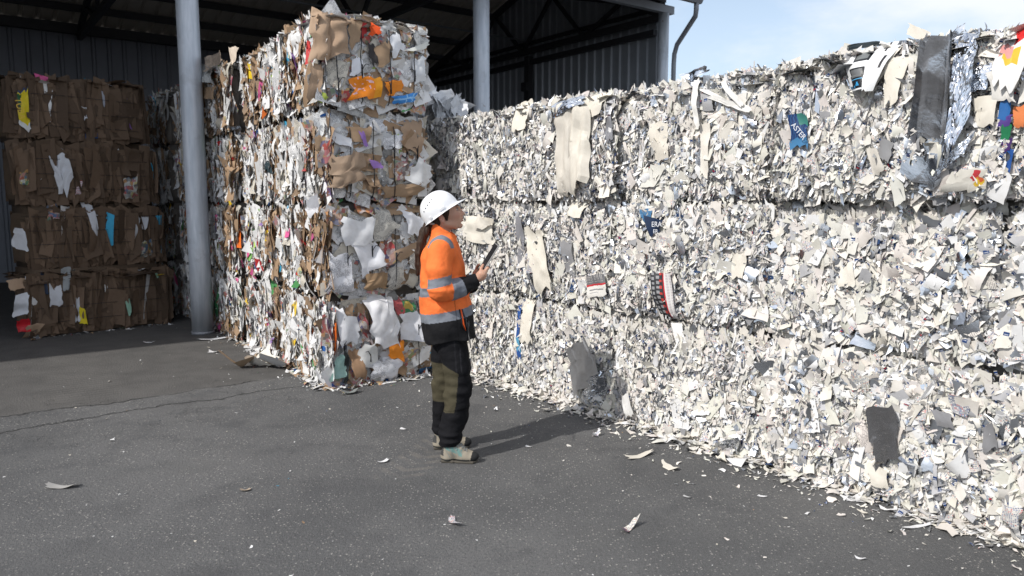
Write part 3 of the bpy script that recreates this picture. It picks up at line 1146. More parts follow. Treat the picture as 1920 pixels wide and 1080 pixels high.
# ------------------------------------------------------------------ the cream wall (three high)
WD = np.array([.63, -.7766, 0])      # along the wall, towards the camera
WN = np.array([-.7766, -.63, 0])     # out of the wall
WO = np.array([0, 6.57, 0])
WTH = math.atan2(WD[1], WD[0])
BL, BW, BH = 1.265, 1.15, .835
white = {}
wl = {
    (-2, 0): 'farthest cream paper bale on the ground, hidden down to a sliver behind the colourful stack',
    (-2, 1): 'farthest cream paper bale of the middle row, hidden behind the colourful stack',
    (-2, 2): 'set-back cream bale under the crumpled film bundle, touching the colourful stack',
    (-1, 0): 'cream paper bale on the ground directly behind the legs of the worker',
    (-1, 1): 'cream paper bale behind the tablet, with a folded cream card near its top',
    (-1, 2): 'set-back cream paper bale of the top row in front of the middle post',
    (0, 0): 'cream paper bale on the ground with a narrow blue strip and crumpled grey foil',
    (0, 1): 'cream paper bale in the middle row, a tall plain cream sheet on it',
    (0, 2): 'cream paper bale of the top row with two long cream folds',
    (1, 0): 'cream paper bale on the ground below the black and red printed strip',
    (1, 1): 'cream paper bale in the middle row with a navy lettered label',
    (1, 2): 'cream paper bale of the top row with white ribbons spilling beside a dark gap',
    (2, 0): 'cream paper bale on the ground with a dull grey foil sheet low on its face',
    (2, 1): 'cream paper bale in the middle row beneath the great silver foil sheet',
    (2, 2): 'cream paper bale of the top row with great silver foil and a white printed carton',
    (3, 0): 'cream paper bale on the ground at the near end, long ribbons lying before it',
    (3, 1): 'cream paper bale in the middle row at the near end of the wall',
    (3, 2): 'cream paper bale of the top row with a red and yellow printed white bag',
}
woff = {(-2, 2): (-.05, -.04), (-1, 2): (-.04, -.03), (-2, 0): (0, -.06), (-2, 1): (0, -.06), (0, 2): (0, .05), (1, 2): (-.055, -.02), (2, 2): (.035, .085), (3, 2): (.02, .06), (-1, 0): (.0, .0), (0, 1): (.02, .02), (1, 1): (0, .03),
        (2, 1): (0, .0), (3, 1): (.0, -.02), (2, 0): (.0, .03), (1, 0): (-.0, .02), (0, 0): (.0, .0), (3, 0): (0, .03)}
for kx in range(-2, 4):
    for r_ in range(3):
        da, do = woff.get((kx, r_), (0, 0))
        c = WO + WD * (BL * (kx + .5) + da) - WN * (BW / 2 - do)
        c = c + np.array([0, 0, r_ * BH])
        th = WTH + R([.6, -.8, .3, 1.0, -.5, .4, -.3][(kx + 2 * r_) % 7])
        bl = Bale('paper_bale', tuple(c), th, BL + .01, BW, BH - .018, 100 + kx * 10 + r_, .065)
        white[kx, r_] = bl
        bl.side = .45
        bl.lid = r_ < 2
        tag(bl.root, wl[kx, r_], 'paper bale', 'cream paper bales of the long wall')
        fc = {'f': (-.005, 1.005, -.0, 1.015)}
        if (kx, r_) == (2, 2):
            fc['l'] = (.72, 1.0, 0, 1.0)
        if (kx, r_) == (0, 2):
            fc['l'] = (.55, 1.0, 0, 1.0)
        if (kx, r_) == (0, 1):
            fc['l'] = (.8, 1, 0, 1)
        dd = {-2: .5, -1: .62, 0: .8, 1: 1.0, 2: 1.15, 3: 1.3}[kx]
        bl.white(fc, dd, top=(r_ == 2), foil={2: .18, 1: .18, 0: .15}[r_], vert=(.45, .35, .75)[r_], sliver=((1.0, .8, 1.1, 1.0, 1.0), (1.1, .9, 1.2, .7, .7), (1.3, 1.4, 1.2, 1.9, 1.5))[r_][max(0, kx + 1)], flake=((.72, .74, .82, .95, 1.05), (.72, .74, .86, 1.05, 1.1), (.72, .70, .82, .68, .9))[r_][max(0, kx + 1)])
        bl.body()


def wp(px, py, out=0.0, bale=None):
    o = WO + WN * out
    if bale is not None:
        o = o + WN * woff.get(bale, (0, 0))[1]
    return on_plane(px, py, o, WN)


def wsheet(key, name, q, n, m, col, **kw):
    kw.setdefault('lift0', .018)
    return loose_sheet(white[key], name, [wp(x, y, 0, key) for x, y in q], WN, n, m, col, **kw)


# two long hanging folds
fold = lambda s, t: .03 * np.sin(np.clip(s, 0, 1) * PI) + .012 * np.sin(s * 9 + t * 2)
wsheet((0, 2), 'cream_sheet', [(1049, 205), (1084, 196), (1082, 358), (1053, 362)], 12, 24, (.66, .62, .55), out=.05, amp=.006, wave=fold, tuck=.08, seed=3, ragged=.05)
wsheet((0, 2), 'cream_sheet', [(1078, 194), (1116, 205), (1108, 330), (1082, 370)], 12, 24, (.70, .66, .58), out=.06, amp=.006, wave=fold, tuck=.08, seed=4, ragged=.06)
wsheet((0, 2), 'cream_sheet', [(1098, 180), (1140, 176), (1132, 215), (1106, 222)], 10, 10, (.70, .66, .58), out=.05, amp=.02, seed=5)
wsheet((0, 2), 'cream_sheet', [(962, 192), (990, 186), (992, 240), (966, 246)], 10, 12, (.72, .68, .60), out=.05, amp=.012, seed=6)
wsheet((0, 2), 'foil_sheet', [(1048, 194), (1092, 178), (1104, 196), (1056, 222)], 26, 20, FOIL, out=.085, amp=.03, folds=6, facet=.45, metal=1, rough=.13, seed=7, label='crumpled bright foil at the top of the bale')
wsheet((0, 2), 'grey_strip', [(1137, 182), (1148, 180), (1152, 262), (1141, 266)], 4, 16, (.34, .34, .36), out=.03, amp=.01, metal=.5, rough=.4, seed=8)
wsheet((1, 2), 'foil_sheet', [(1262, 140), (1318, 122), (1320, 134), (1272, 158)], 20, 12, FOIL, out=.06, amp=.04, folds=4, facet=.2, metal=1, rough=.2, seed=9)
for i, q in enumerate([[(1315, 170), (1326, 166), (1408, 208), (1400, 216)], [(1330, 185), (1342, 178), (1412, 202), (1408, 212)], [(1300, 150), (1312, 147), (1322, 236), (1314, 238)],
                       [(1352, 150), (1364, 150), (1400, 196), (1392, 200)]]):
    wsheet((1, 2), 'paper_ribbon', q, 5, 22, (.76, .75, .72), out=.05 + .012 * i, amp=.018, folds=5, seed=20 + i, tuck=.03)
wsheet((1, 2), 'cream_sheet', [(1222, 236), (1254, 232), (1256, 300), (1226, 306)], 10, 12, (.70, .655, .575), out=.035, amp=.012, seed=26)
wsheet((1, 2), 'cream_sheet', [(1316, 235), (1336, 232), (1334, 330), (1316, 326)], 6, 20, (.74, .70, .63), out=.05, amp=.012, seed=27)


# white carton with dark windows on the top edge
def carton(s, t, C, Sf):
    Sf[:, 1] = .35

    def rect(a, b_, c, d_, col):
        k_ = (s > a) & (s < b_) & (t > c) & (t < d_)
        C[k_] = col
    rect(.30, .62, .04, .36, (.02, .022, .025))
    rect(.34, .58, .08, .30, (.16, .17, .17))
    rect(.20, .60, .50, .97, (.012, .014, .018))
    rect(.24, .56, .53, .72, (.15, .155, .16))
    rect(.22, .60, .745, .765, (.10, .38, .65))
    rect(.0, .05, .30, .80, (.02, .022, .025))
    rect(.80, .84, .0, .22, (.02, .02, .025))
    rect(.88, .92, .3, .55, (.02, .02, .025))
    rect(.02, .2, .90, .97, (.03, .12, .22))
    h1 = (np.hypot((s - .42) / .035, (t - .85) / .03) < 1) | (np.hypot((s - .385) / .03, (t - .89) / .026) < 1) | (np.hypot((s - .455) / .03, (t - .89) / .026) < 1) | (np.hypot((s - .29) / .03, (t - .92) / .022) < 1)
    C[h1] = (.05, .36, .7)


cs_ = wsheet((2, 2), 'printed_carton', [(1570, 96), (1682, 72), (1650, 172), (1610, 176)], 56, 56, (.80, .81, .82), out=.10, amp=.004, folds=2, seed=31, tuck=.10, ragged=.02,
             paint=carton, wave=lambda s, t: .05 * np.sin(s * PI) * np.sin(t * PI * .6 + .5) - .08 * (1 - t) ** 2, label='white printed carton with dark window shapes and a small blue mark')
wsheet((2, 2), 'cream_flap', [(1648, 88), (1690, 84), (1640, 176), (1622, 178)], 12, 18, (.72, .68, .60), out=.05, amp=.012, seed=32)
wsheet((2, 2), 'dark_film', [(1560, 84), (1640, 72), (1644, 80), (1566, 96)], 16, 6, (.03, .04, .045), out=.05, amp=.02, rough=.2, seed=33)


def brushed(s, t, C, Sf):
    st = vnoise(s * 3, t * 140, s * 0, 5) * .5 + vnoise(s * 8, t * 60, s * 0, 6) * .5
    Sf[:, 1] = np.clip(.18 + .05 * st, .1, .4)
    C *= (.92 + .08 * st)[:, None]


wsheet((2, 2), 'foil_sheet', [(1742, 84), (1804, 64), (1768, 352), (1690, 326)], 60, 110, (.62, .63, .66), out=.062, conform=False, amp=.022, folds=7, facet=.0, metal=1, rough=.16, seed=41, tuck=.09,
       paint=brushed, ragged=.02, wave=lambda s, t: .03 * (1 - t) + .05 * np.maximum(0, .38 - t), label='great smooth silver foil sheet')
wsheet((2, 2), 'foil_sheet', [(1784, 66), (1838, 60), (1826, 230), (1784, 300)], 36, 60, FOIL, out=.085, amp=.022, folds=6, facet=.30, metal=1, rough=.10, seed=42, tuck=.06, label='crumpled bright foil beside the smooth sheet')
wsheet((2, 2), 'foil_sheet', [(1778, 300), (1840, 240), (1822, 290), (1748, 352)], 36, 24, FOIL, out=.07, amp=.022, folds=6, facet=.35, metal=1, rough=.12, seed=43, tuck=.05)
wsheet((2, 2), 'foil_sheet', [(1752, 70), (1800, 42), (1806, 60), (1770, 84)], 20, 14, (.80, .82, .85), out=.06, amp=.05, folds=4, facet=.2, metal=1, rough=.12, seed=44, tuck=.02)
wsheet((2, 2), 'cream_sheet', [(1660, 110), (1706, 100), (1690, 190), (1664, 196)], 12, 16, (.70, .66, .58), out=.05, amp=.02, seed=45)
wsheet((2, 2), 'cream_sheet', [(1696, 40), (1738, 58), (1734, 78), (1690, 62)], 12, 10, (.72, .68, .6), out=.05, amp=.03, seed=46)


def blueprint(s, t, C, Sf):
    k_ = ((s * 6 + t * 2) % 1) < .35
    C[k_] = (.03, .09, .22)
    C[t > .75] = (.05, .17, .33)
    C[(t < .35) & (s > .5)] = (.05, .2, .17)


lab = wsheet((2, 2), 'printed_label', [(1478, 216), (1512, 212), (1524, 276), (1486, 280)], 18, 24, (.02, .04, .12), out=.055, amp=.004, seed=47, paint=blueprint, rough=.3, label='blue printed label reading ASTER')
words_on(white[2, 2], 'ASTER', wp(1497, 246, .075, (2, 2)), wp(1512, 262) - wp(1484, 228), wp(1514, 228) - wp(1492, 246), WN, .042, M['ink_white'], lab)


def redyellow(s, t, C, Sf):
    C[(np.abs(s - .74) < .10) & (t > .08) & (t < .55)] = (.55, .05, .06)
    C[np.hypot((s - .82) / .12, (t - .62) / .22) < 1] = (.75, .5, .05)
    C[np.hypot((s - .86) / .07, (t - .5) / .16) < 1] = (.7, .15, .05)


wsheet((2, 2), 'printed_sheet', [(1786, 322), (1850, 318), (1848, 352), (1772, 362)], 36, 24, (.72, .69, .62), out=.05, amp=.02, seed=48, paint=redyellow, label='cream sheet with a red and yellow print')
wsheet((2, 2), 'grey_board', [(1655, 264), (1684, 268), (1678, 302), (1652, 296)], 8, 8, (.26, .26, .265), out=.04, amp=.008, prt=4, seed=49, rough=.4)
wsheet((2, 2), 'cream_sheet', [(1626, 280), (1652, 276), (1666, 318), (1640, 330)], 8, 10, (.72, .68, .61), out=.045, amp=.02, seed=50)


def bag(s, t, C, Sf):
    C[(t < .28) & (s > .45)] = (.62, .03, .03)
    C[(t > .36) & (t < .62) & (s > .15 + .3 * np.abs(t - .36)) & (s < .75)] = (.75, .45, .05)
    C[(t > .30) & (t < .50) & (s > .1) & (s < .5)] = (.65, .3, .28)
    Sf[:, 1] = .3


wsheet((3, 2), 'plastic_bag', [(1882, 52), (1932, 30), (1930, 178), (1862, 150)], 34, 44, (.76, .75, .74), out=.09, amp=.035, folds=7, seed=51, paint=bag, rough=.3, ragged=.10, label='white plastic bag with a red and yellow print')
wsheet((3, 2), 'plastic_bag', [(1812, 60), (1878, 56), (1870, 104), (1822, 108)], 20, 18, (.74, .71, .66), out=.08, amp=.04, folds=6, seed=52, rough=.35)
wsheet((3, 2), 'plastic_bag', [(1852, 142), (1912, 128), (1916, 196), (1868, 190)], 20, 20, (.72, .70, .66), out=.07, amp=.04, folds=6, seed=53, rough=.35)
for i, (y0, y1, c_) in enumerate(((186, 222, (.03, .13, .36)), (218, 238, (.10, .06, .26)), (234, 262, (.03, .22, .10)), (258, 284, (.08, .04, .16)), (280, 330, (.03, .10, .34)))):
    sh_ = wsheet((3, 2), 'printed_strip', [(1881, y0), (1903, y0 - 1), (1900 - i * 2, y1), (1876, y1 + 2)], 8, 10, c_, out=.05, amp=.012, seed=60 + i, rough=.35)
wsheet((3, 2), 'printed_sheet', [(1904, 200), (1925, 195), (1925, 238), (1903, 236)], 8, 10, (.7, .22, .08), out=.04, amp=.012, seed=66)
wsheet((3, 2), 'cream_sheet', [(1826, 186), (1880, 176), (1872, 232), (1840, 240)], 14, 12, (.70, .66, .58), out=.05, amp=.025, seed=67)
wsheet((3, 2), 'foil_sheet', [(1812, 128), (1856, 124), (1858, 172), (1814, 176)], 26, 26, FOIL, out=.06, amp=.02, folds=5, facet=.3, metal=1, rough=.12, seed=68)

# middle row
wsheet((-1, 1), 'folded_card', [(884, 405), (924, 410), (926, 458), (880, 452)], 16, 16, (.72, .68, .60), out=.06, amp=.012, seed=71, tuck=.02, label='plain cream card with a folded corner')
wsheet((-1, 1), 'folded_card', [(906, 402), (930, 416), (916, 432), (898, 424)], 8, 8, (.66, .62, .55), out=.095, amp=.015, seed=72, tuck=.01)
wsheet((-1, 1), 'foil_sheet', [(900, 384), (924, 388), (934, 410), (912, 404)], 16, 14, FOIL, out=.05, amp=.02, folds=4, facet=.25, metal=1, rough=.13, seed=73)
wsheet((0, 1), 'cream_sheet', [(986, 430), (1022, 428), (1040, 540), (1006, 548)], 14, 26, (.72, .68, .595), out=.05, amp=.006, seed=74, tuck=.06, ragged=.07, label='tall plain cream sheet')
wsheet((0, 1), 'grey_board', [(968, 408), (982, 408), (982, 500), (972, 504)], 5, 18, (.25, .25, .27), out=.03, amp=.012, rough=.45, seed=75)
wsheet((0, 1), 'cream_sheet', [(1062, 380), (1096, 378), (1090, 410), (1072, 402)], 10, 10, (.72, .68, .6), out=.045, amp=.02, seed=76)
wsheet((0, 1), 'grey_board', [(1054, 455), (1072, 452), (1078, 520), (1058, 512)], 8, 12, (.3, .3, .31), out=.04, amp=.02, rough=.4, seed=77)


def priceboard(s, t, C, Sf):
    C[t < .42] = (.16, .16, .17)
    k_ = (t < .34) & (((s * 14) % 1) < .35) & (((t * 14) % 1) < .5)
    C[k_] = (.6, .58, .55)
    C[(t > .42) & (t < .5)] = (.5, .04, .05)
    C[(t > .66) & (t < .70) & (s > .15) & (s < .85)] = (.25, .25, .26)
    C[(t > .78) & (t < .81) & (s > .15) & (s < .6)] = (.35, .35, .36)


wsheet((0, 1), 'printed_label', [(1104, 518), (1136, 515), (1140, 552), (1108, 558)], 34, 34, (.74, .72, .68), out=.05, amp=.002, folds=0, ragged=.03, seed=78, paint=priceboard, label='white printed label with a grey and red heading')
lab = wsheet((1, 1), 'printed_label', [(1210, 404), (1246, 412), (1240, 436), (1222, 444)], 12, 12, (.02, .035, .075), out=.05, amp=.003, folds=0, seed=79, rough=.35, label='navy label lettered ERA and ER in white')
wr, wu = wp(1244, 423) - wp(1214, 423), np.array([0, 0, 1.0])
words_on(white[1, 1], 'ERA', wp(1231, 421, .068, (1, 1)), wr, wu, WN, .052, M['ink_white'], lab)
words_on(white[1, 1], 'ER', wp(1229, 434, .068, (1, 1)), wr, wu, WN, .040, M['ink_white'], lab)
wsheet((1, 1), 'printed_sheet', [(1200, 392), (1220, 390), (1222, 420), (1210, 416)], 8, 8, (.05, .17, .33), out=.035, amp=.012, seed=80, prt=1)


def blackred(s, t, C, Sf):
    C[:] = (.035, .036, .04)
    C[s > .62] = (.74, .73, .71)
    C[(s > .58) & (s < .64)] = (.55, .03, .04)
    for c0 in (.12, .34):
        C[(np.abs(s - c0) < .07) & (((t * 9 + c0) % 1) < .55)] = (.30, .30, .31)
    C[(np.abs(s - .47) < .06) & (((t * 7) % 1) < .4)] = (.5, .06, .05)
    C[(s > .7) & (((t * 30) % 1) < .3) & (((s * 40) % 1) < .6)] = (.45, .4, .42)


wsheet((1, 1), 'printed_strip', [(1228, 510), (1262, 512), (1268, 602), (1238, 590)], 34, 60, (.5, .5, .5), out=.05, amp=.002, folds=0, seed=81, paint=blackred, rough=.4, ragged=.005, label='black, red and white printed strip')
wsheet((1, 1), 'cream_sheet', [(1376, 480), (1400, 470), (1396, 520), (1372, 524)], 10, 10, (.72, .68, .6), out=.05, amp=.02, seed=82)
# bottom row
wsheet((0, 0), 'blue_strip', [(968, 575), (976, 575), (978, 672), (970, 674)], 4, 20, (.03, .09, .30), out=.03, amp=.01, seed=90, rough=.3, paint=lambda s, t, C, Sf: C.__setitem__((t > .62) & (t < .86), (.10, .35, .55)))
wsheet((0, 0), 'cream_sheet', [(980, 560), (1002, 560), (1000, 640), (980, 640)], 8, 16, (.72, .68, .6), out=.04, amp=.006, seed=91)
wsheet((0, 0), 'foil_sheet', [(1078, 640), (1120, 634), (1128, 712), (1084, 740)], 34, 50, (.70, .70, .71), out=.05, conform=False, amp=.012, folds=6, facet=.03, metal=1, rough=.45, seed=92, tuck=.08, wave=lambda s, t: .06 * (1 - t), label='dull grey foil in the worker\'s shadow')
wsheet((0, 0), 'foil_sheet', [(1100, 700), (1140, 690), (1136, 740), (1096, 756)], 26, 26, FOIL, out=.06, amp=.03, folds=5, facet=.3, metal=1, rough=.13, seed=93)
wsheet((1, 0), 'white_flap', [(1166, 742), (1184, 734), (1190, 776), (1178, 784)], 8, 12, (.78, .77, .75), out=.06, amp=.02, seed=94)
wsheet((1, 0), 'foil_sheet', [(1350, 826), (1394, 818), (1386, 850), (1352, 858)], 24, 18, FOIL, out=.06, amp=.03, folds=5, facet=.3, metal=1, rough=.13, seed=95)
wsheet((2, 0), 'foil_sheet', [(1632, 768), (1684, 752), (1690, 846), (1650, 872)], 50, 70, (.66, .66, .68), out=.055, conform=False, amp=.022, folds=7, facet=.0, metal=1, rough=.28, seed=96, tuck=.09, paint=brushed, ragged=.05, wave=lambda s, t: .03 * (1 - t), label='dull grey foil sheet')
wsheet((2, 0), 'cream_sheet', [(1632, 862), (1668, 876), (1672, 918), (1634, 912)], 14, 14, (.74, .70, .62), out=.05, amp=.02, seed=97)
wsheet((2, 0), 'grey_board', [(1752, 768), (1786, 776), (1796, 806), (1760, 800)], 8, 10, (.24, .24, .25), out=.05, amp=.01, rough=.35, seed=98)
wsheet((2, 0), 'grey_board', [(1778, 738), (1822, 752), (1818, 784), (1790, 772)], 8, 10, (.28, .28, .29), out=.05, amp=.01, prt=2, rough=.4, seed=99)
wsheet((3, 0), 'grey_board', [(1842, 800), (1866, 792), (1870, 838), (1846, 846)], 8, 12, (.24, .24, .25), out=.05, amp=.012, prt=4, rough=.4, seed=100)
wsheet((2, 1), 'cream_sheet', [(1620, 640), (1660, 630), (1668, 668), (1626, 676)], 10, 10, (.73, .69, .61), out=.045, amp=.02, seed=101)
wsheet((2, 1), 'cream_sheet', [(1576, 500), (1604, 494), (1606, 536), (1580, 540)], 10, 10, (.73, .69, .61), out=.045, amp=.02, seed=102)
wsheet((3, 0), 'white_flap', [(1884, 938), (1922, 950), (1916, 990), (1876, 968)], 10, 10, (.74, .72, .68), out=.06, amp=.02, prt=2, seed=103)

# ------------------------------------------------------------------ the colourful stack (four high)
CD = np.array([.566, -.8244, 0])
CN = np.array([-.8244, -.566, 0])     # out of the long sunlit side
CE = CD                               # out of the end that faces the worker
CO = np.array([-1.632, 6.45, 0])      # its near corner
CTH = math.atan2(CD[1], CD[0])
ML, MW, MH = 1.36, 1.07, .825
mixed = {}
row = ['lowest', 'second from the ground', 'third from the ground', 'topmost']
end_l = ['colourful mixed bale on the ground at the corner, crumpled orange paper on it',
         'colourful mixed bale second from the ground at the corner, large white sheets on its end',
         'colourful mixed bale third from the ground at the corner, purple film on its end',
         'colourful mixed bale on top at the corner, with big brown cardboard and an orange bag']
col_l = ['second colourful column from the corner', 'third colourful column, just right of the front post', 'shaded colourful column hidden by the front post', 'deepest shaded colourful column, left of the front post']
for c_ in range(5):
    for r_ in range(4):
        sh = [(0, 0), (.01, .015), (-.02, -.01), (.015, .02)][r_] if c_ == 0 else (random.Random(c_ * 7 + r_).uniform(-.03, .03), random.Random(c_ * 11 + r_).uniform(-.04, .04) - .0)
        if (c_, r_) == (2, 3):
            sh = (.0, .03)
        cen = CO - CD * (ML * (c_ + .5)) + CD * sh[0] - CN * (MW / 2 - sh[1]) + np.array([0, 0, r_ * MH])
        cen = cen + CN * (0, 0, .05, .20, .34)[c_]
        bl = Bale('mixed_paper_bale', tuple(cen), CTH + R([.5, -.6, .8, -.9][r_] * (1 if c_ else .6)), ML, MW, MH - .03, 300 + c_ * 10 + r_, .075)
        mixed[c_, r_] = bl
        tag(bl.root, end_l[r_] if c_ == 0 else 'mixed paper bale, ' + row[r_] + ', ' + col_l[c_ - 1], 'paper bale', 'colourful mixed paper bales of the tall stack')
        bl.lid, bl.reach = r_ < 3, .041
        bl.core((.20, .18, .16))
        dn = [1.0, .9, .75, .6, .6][c_]
        bl.mixed_long({'f': (-.01, 1.01, 0, 1.01)}, dn, top=(r_ == 3))
        if c_ == 0:
            bl.mixed_end({'r': (-.01, 1.01, 0, 1.01)}, 1.0)
        if c_ == 4:
            bl.mixed_end({'l': (.5, 1, 0, 1)}, .6)
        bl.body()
        if c_ == 0:
            bl.wires('r', [(.14, .36, .60, .83), (.2, .42, .63, .86), (.22, .42, .62, .84), (.16, .37, .62, .84)][r_], 'v', .0042, M['wire'])
        if c_ < 3:
            bl.wires('f', (.25, .5, .75), 'u', .003, M['wire_light'], knots=False, lift=.004)


def cp(px, py, r_):
    return on_plane(px, py, CO + CE * .0, CE)


def csheet(r_, name, q, n, m, col, **kw):
    kw.setdefault('lift0', .020)
    kw['amp'] = kw.get('amp', .02) * (.28 if 'white' in name or 'news' in name else .5)
    if name == 'white_sheet' and kw.get('seed', 0) % 3 == 0:
        kw.setdefault('prt', 1)
    kw.setdefault('ragged', .09)
    return loose_sheet(mixed[0, r_], name, [cp(x, y, r_) for x, y in q], CE, n, m, col, **kw)


pil = lambda s, t: .03 * np.sin(np.clip(s, 0, 1) * PI) + .006 * np.abs(np.sin(s * 9 + t * 4))
BR1, BR2 = (.40, .28, .19), (.34, .235, .15)
csheet(3, 'cardboard_sheet', [(590, 18), (656, 28), (652, 112), (580, 110)], 26, 34, BR1, out=.06, amp=.010, folds=4, seed=201, wave=lambda s, t: .035 * np.abs(np.sin(s * 2 * PI)) ** .7 + .008 * np.sin(s * 6 + t * 14), tuck=.08, ragged=.06, label='large brown cardboard bulging between the wires')
csheet(3, 'cardboard_sheet', [(650, 30), (678, 36), (672, 78), (654, 104)], 14, 18, BR2, out=.055, amp=.012, seed=202, tuck=.05)
csheet(3, 'cardboard_sheet', [(582, 116), (606, 120), (600, 170), (576, 190)], 14, 18, BR1, out=.06, amp=.02, seed=203)
csheet(3, 'orange_bag', [(656, 144), (710, 142), (708, 182), (656, 186)], 30, 24, (.80, .24, .015), out=.06, amp=.014, folds=4, seed=204, rough=.35,
       paint=lambda s, t, C, Sf: (C.__setitem__(s > .76, (.8, .33, .02)), C.__setitem__((vnoise(s * 14, t * 11, s * 0, 3) > .62) & (s < .74) & (t < .75), (.75, .5, .55))), label='bright orange printed bag')
csheet(3, 'orange_bag', [(720, 160), (750, 148), (752, 172), (722, 186)], 14, 12, (.80, .26, .03), out=.05, amp=.02, seed=205, label='smaller orange paper')
csheet(3, 'blue_film', [(732, 180), (780, 176), (774, 192), (730, 197)], 18, 10, (.05, .24, .62), out=.06, amp=.02, seed=206, rough=.25, paint=lambda s, t, C, Sf: C.__setitem__(((s * 7) % 1 < .12) | (np.abs(t - .5) < .06), (.25, .5, .8)))
csheet(3, 'red_paper', [(694, 40), (710, 50), (712, 64), (686, 68)], 10, 10, (.78, .10, .02), out=.05, amp=.02, seed=207)
csheet(3, 'white_sheet', [(718, 70), (740, 60), (757, 92), (736, 110)], 12, 12, (.80, .81, .84), out=.05, amp=.01, seed=208)
csheet(3, 'newspaper', [(716, 36), (742, 36), (742, 58), (720, 66)], 12, 10, (.55, .55, .53), out=.045, amp=.015, prt=1, seed=209)
csheet(3, 'newspaper', [(768, 48), (802, 50), (802, 86), (772, 82)], 12, 12, (.60, .60, .58), out=.045, amp=.015, prt=1, seed=210)
csheet(3, 'magazine_sheet', [(742, 40), (776, 48), (770, 82), (752, 74)], 14, 14, (.6, .5, .45), out=.05, amp=.02, prt=3, seed=211)
csheet(3, 'white_sheet', [(756, 96), (800, 80), (798, 94), (764, 98)], 12, 8, (.74, .75, .70), out=.055, amp=.02, seed=212)
csheet(3, 'dark_board', [(686, 84), (700, 82), (706, 122), (694, 124)], 6, 14, (.05, .045, .045), out=.045, amp=.01, seed=213)
csheet(3, 'cardboard_sheet', [(698, 84), (724, 80), (730, 122), (706, 126)], 12, 12, BR2, out=.05, amp=.01, seed=214)
csheet(3, 'white_sheet', [(660, 110), (676, 106), (676, 138), (654, 142)], 10, 12, (.78, .79, .83), out=.05, amp=.016, seed=215)
csheet(3, 'green_paper', [(590, 180), (600, 172), (614, 182), (604, 193)], 8, 8, (.42, .52, .10), out=.05, amp=.02, seed=216)
csheet(3, 'white_sheet', [(768, 108), (798, 104), (796, 150), (774, 156)], 12, 14, (.74, .76, .78), out=.045, amp=.02, seed=217)
csheet(3, 'red_paper', [(640, 168), (654, 165), (652, 192), (638, 190)], 8, 10, (.5, .04, .05), out=.05, amp=.02, prt=3, seed=218)
# third from the ground
csheet(2, 'white_sheet', [(592, 208), (626, 200), (650, 262), (614, 262)], 14, 14, (.74, .75, .75), out=.05, amp=.02, seed=221, prt=1)
csheet(2, 'cardboard_sheet', [(650, 236), (696, 238), (690, 262), (656, 268)], 14, 10, BR2, out=.05, amp=.02, seed=222)
csheet(2, 'cardboard_sheet', [(758, 236), (796, 222), (796, 286), (750, 274)], 14, 16, BR1, out=.055, amp=.015, seed=223)
csheet(2, 'cardboard_sheet', [(730, 208), (770, 222), (772, 234), (742, 228)], 12, 8, BR1, out=.05, amp=.02, seed=224)
csheet(2, 'cardboard_sheet', [(622, 292), (676, 280), (682, 345), (618, 350)], 22, 22, (.33, .24, .17), out=.07, amp=.02, folds=5, seed=225, wave=pil, label='crushed brown boxes')
csheet(2, 'cardboard_sheet', [(592, 255), (614, 250), (610, 280), (592, 285)], 10, 10, BR2, out=.05, amp=.02, seed=226)
csheet(2, 'magazine_sheet', [(606, 262), (622, 256), (618, 300), (596, 304)], 12, 14, (.5, .15, .10), out=.055, amp=.02, prt=3, seed=227, rough=.4)
csheet(2, 'purple_film', [(672, 248), (680, 248), (690, 276), (680, 272)], 8, 10, (.30, .17, .48), out=.055, amp=.02, seed=228, rough=.35, label='purple film')
csheet(2, 'purple_film', [(690, 300), (712, 304), (716, 318), (694, 316)], 12, 8, (.32, .18, .50), out=.055, amp=.025, seed=229, rough=.35)
csheet(2, 'white_sheet', [(782, 290), (812, 318), (806, 350), (762, 336)], 14, 14, (.78, .79, .80), out=.06, amp=.015, seed=230)
csheet(2, 'white_sheet', [(716, 258), (758, 248), (756, 276), (722, 280)], 14, 12, (.76, .77, .80), out=.05, amp=.02, seed=231)
csheet(2, 'white_sheet', [(622, 246), (656, 262), (660, 276), (626, 268)], 14, 10, (.78, .79, .82), out=.06, amp=.03, seed=232)
csheet(2, 'magazine_sheet', [(736, 312), (770, 306), (772, 334), (738, 336)], 12, 12, (.5, .4, .4), out=.05, amp=.02, prt=3, seed=233)
csheet(2, 'white_sheet', [(690, 210), (730, 214), (724, 246), (690, 240)], 12, 12, (.72, .73, .76), out=.045, amp=.02, seed=234, prt=1)
csheet(2, 'cardboard_sheet', [(712, 350), (790, 340), (790, 366), (716, 370)], 18, 10, BR2, out=.05, amp=.02, seed=235)
# second
csheet(1, 'white_sheet', [(642, 408), (698, 410), (694, 460), (644, 458)], 18, 16, (.80, .81, .83), out=.06, amp=.007, seed=241, label='large white sheet crossed by two wires')
csheet(1, 'white_sheet', [(658, 462), (704, 450), (712, 494), (676, 520)], 16, 16, (.79, .80, .84), out=.055, amp=.014, seed=242)
csheet(1, 'white_sheet', [(614, 478), (650, 470), (664, 542), (612, 545)], 18, 20, (.79, .80, .84), out=.06, amp=.02, folds=6, seed=243)
csheet(1, 'white_sheet', [(760, 396), (798, 404), (794, 446), (762, 438)], 14, 14, (.78, .79, .83), out=.055, amp=.015, seed=244)
csheet(1, 'newspaper', [(694, 400), (722, 382), (744, 432), (700, 454)], 16, 16, (.58, .56, .51), out=.055, amp=.012, prt=1, seed=245, label='grey newspaper page')
csheet(1, 'newspaper', [(726, 504), (756, 498), (760, 534), (728, 540)], 12, 12, (.60, .58, .54), out=.05, amp=.015, prt=1, seed=246)
csheet(1, 'newspaper', [(764, 474), (784, 464), (790, 500), (770, 504)], 10, 10, (.62, .58, .52), out=.05, amp=.012, prt=1, seed=247)
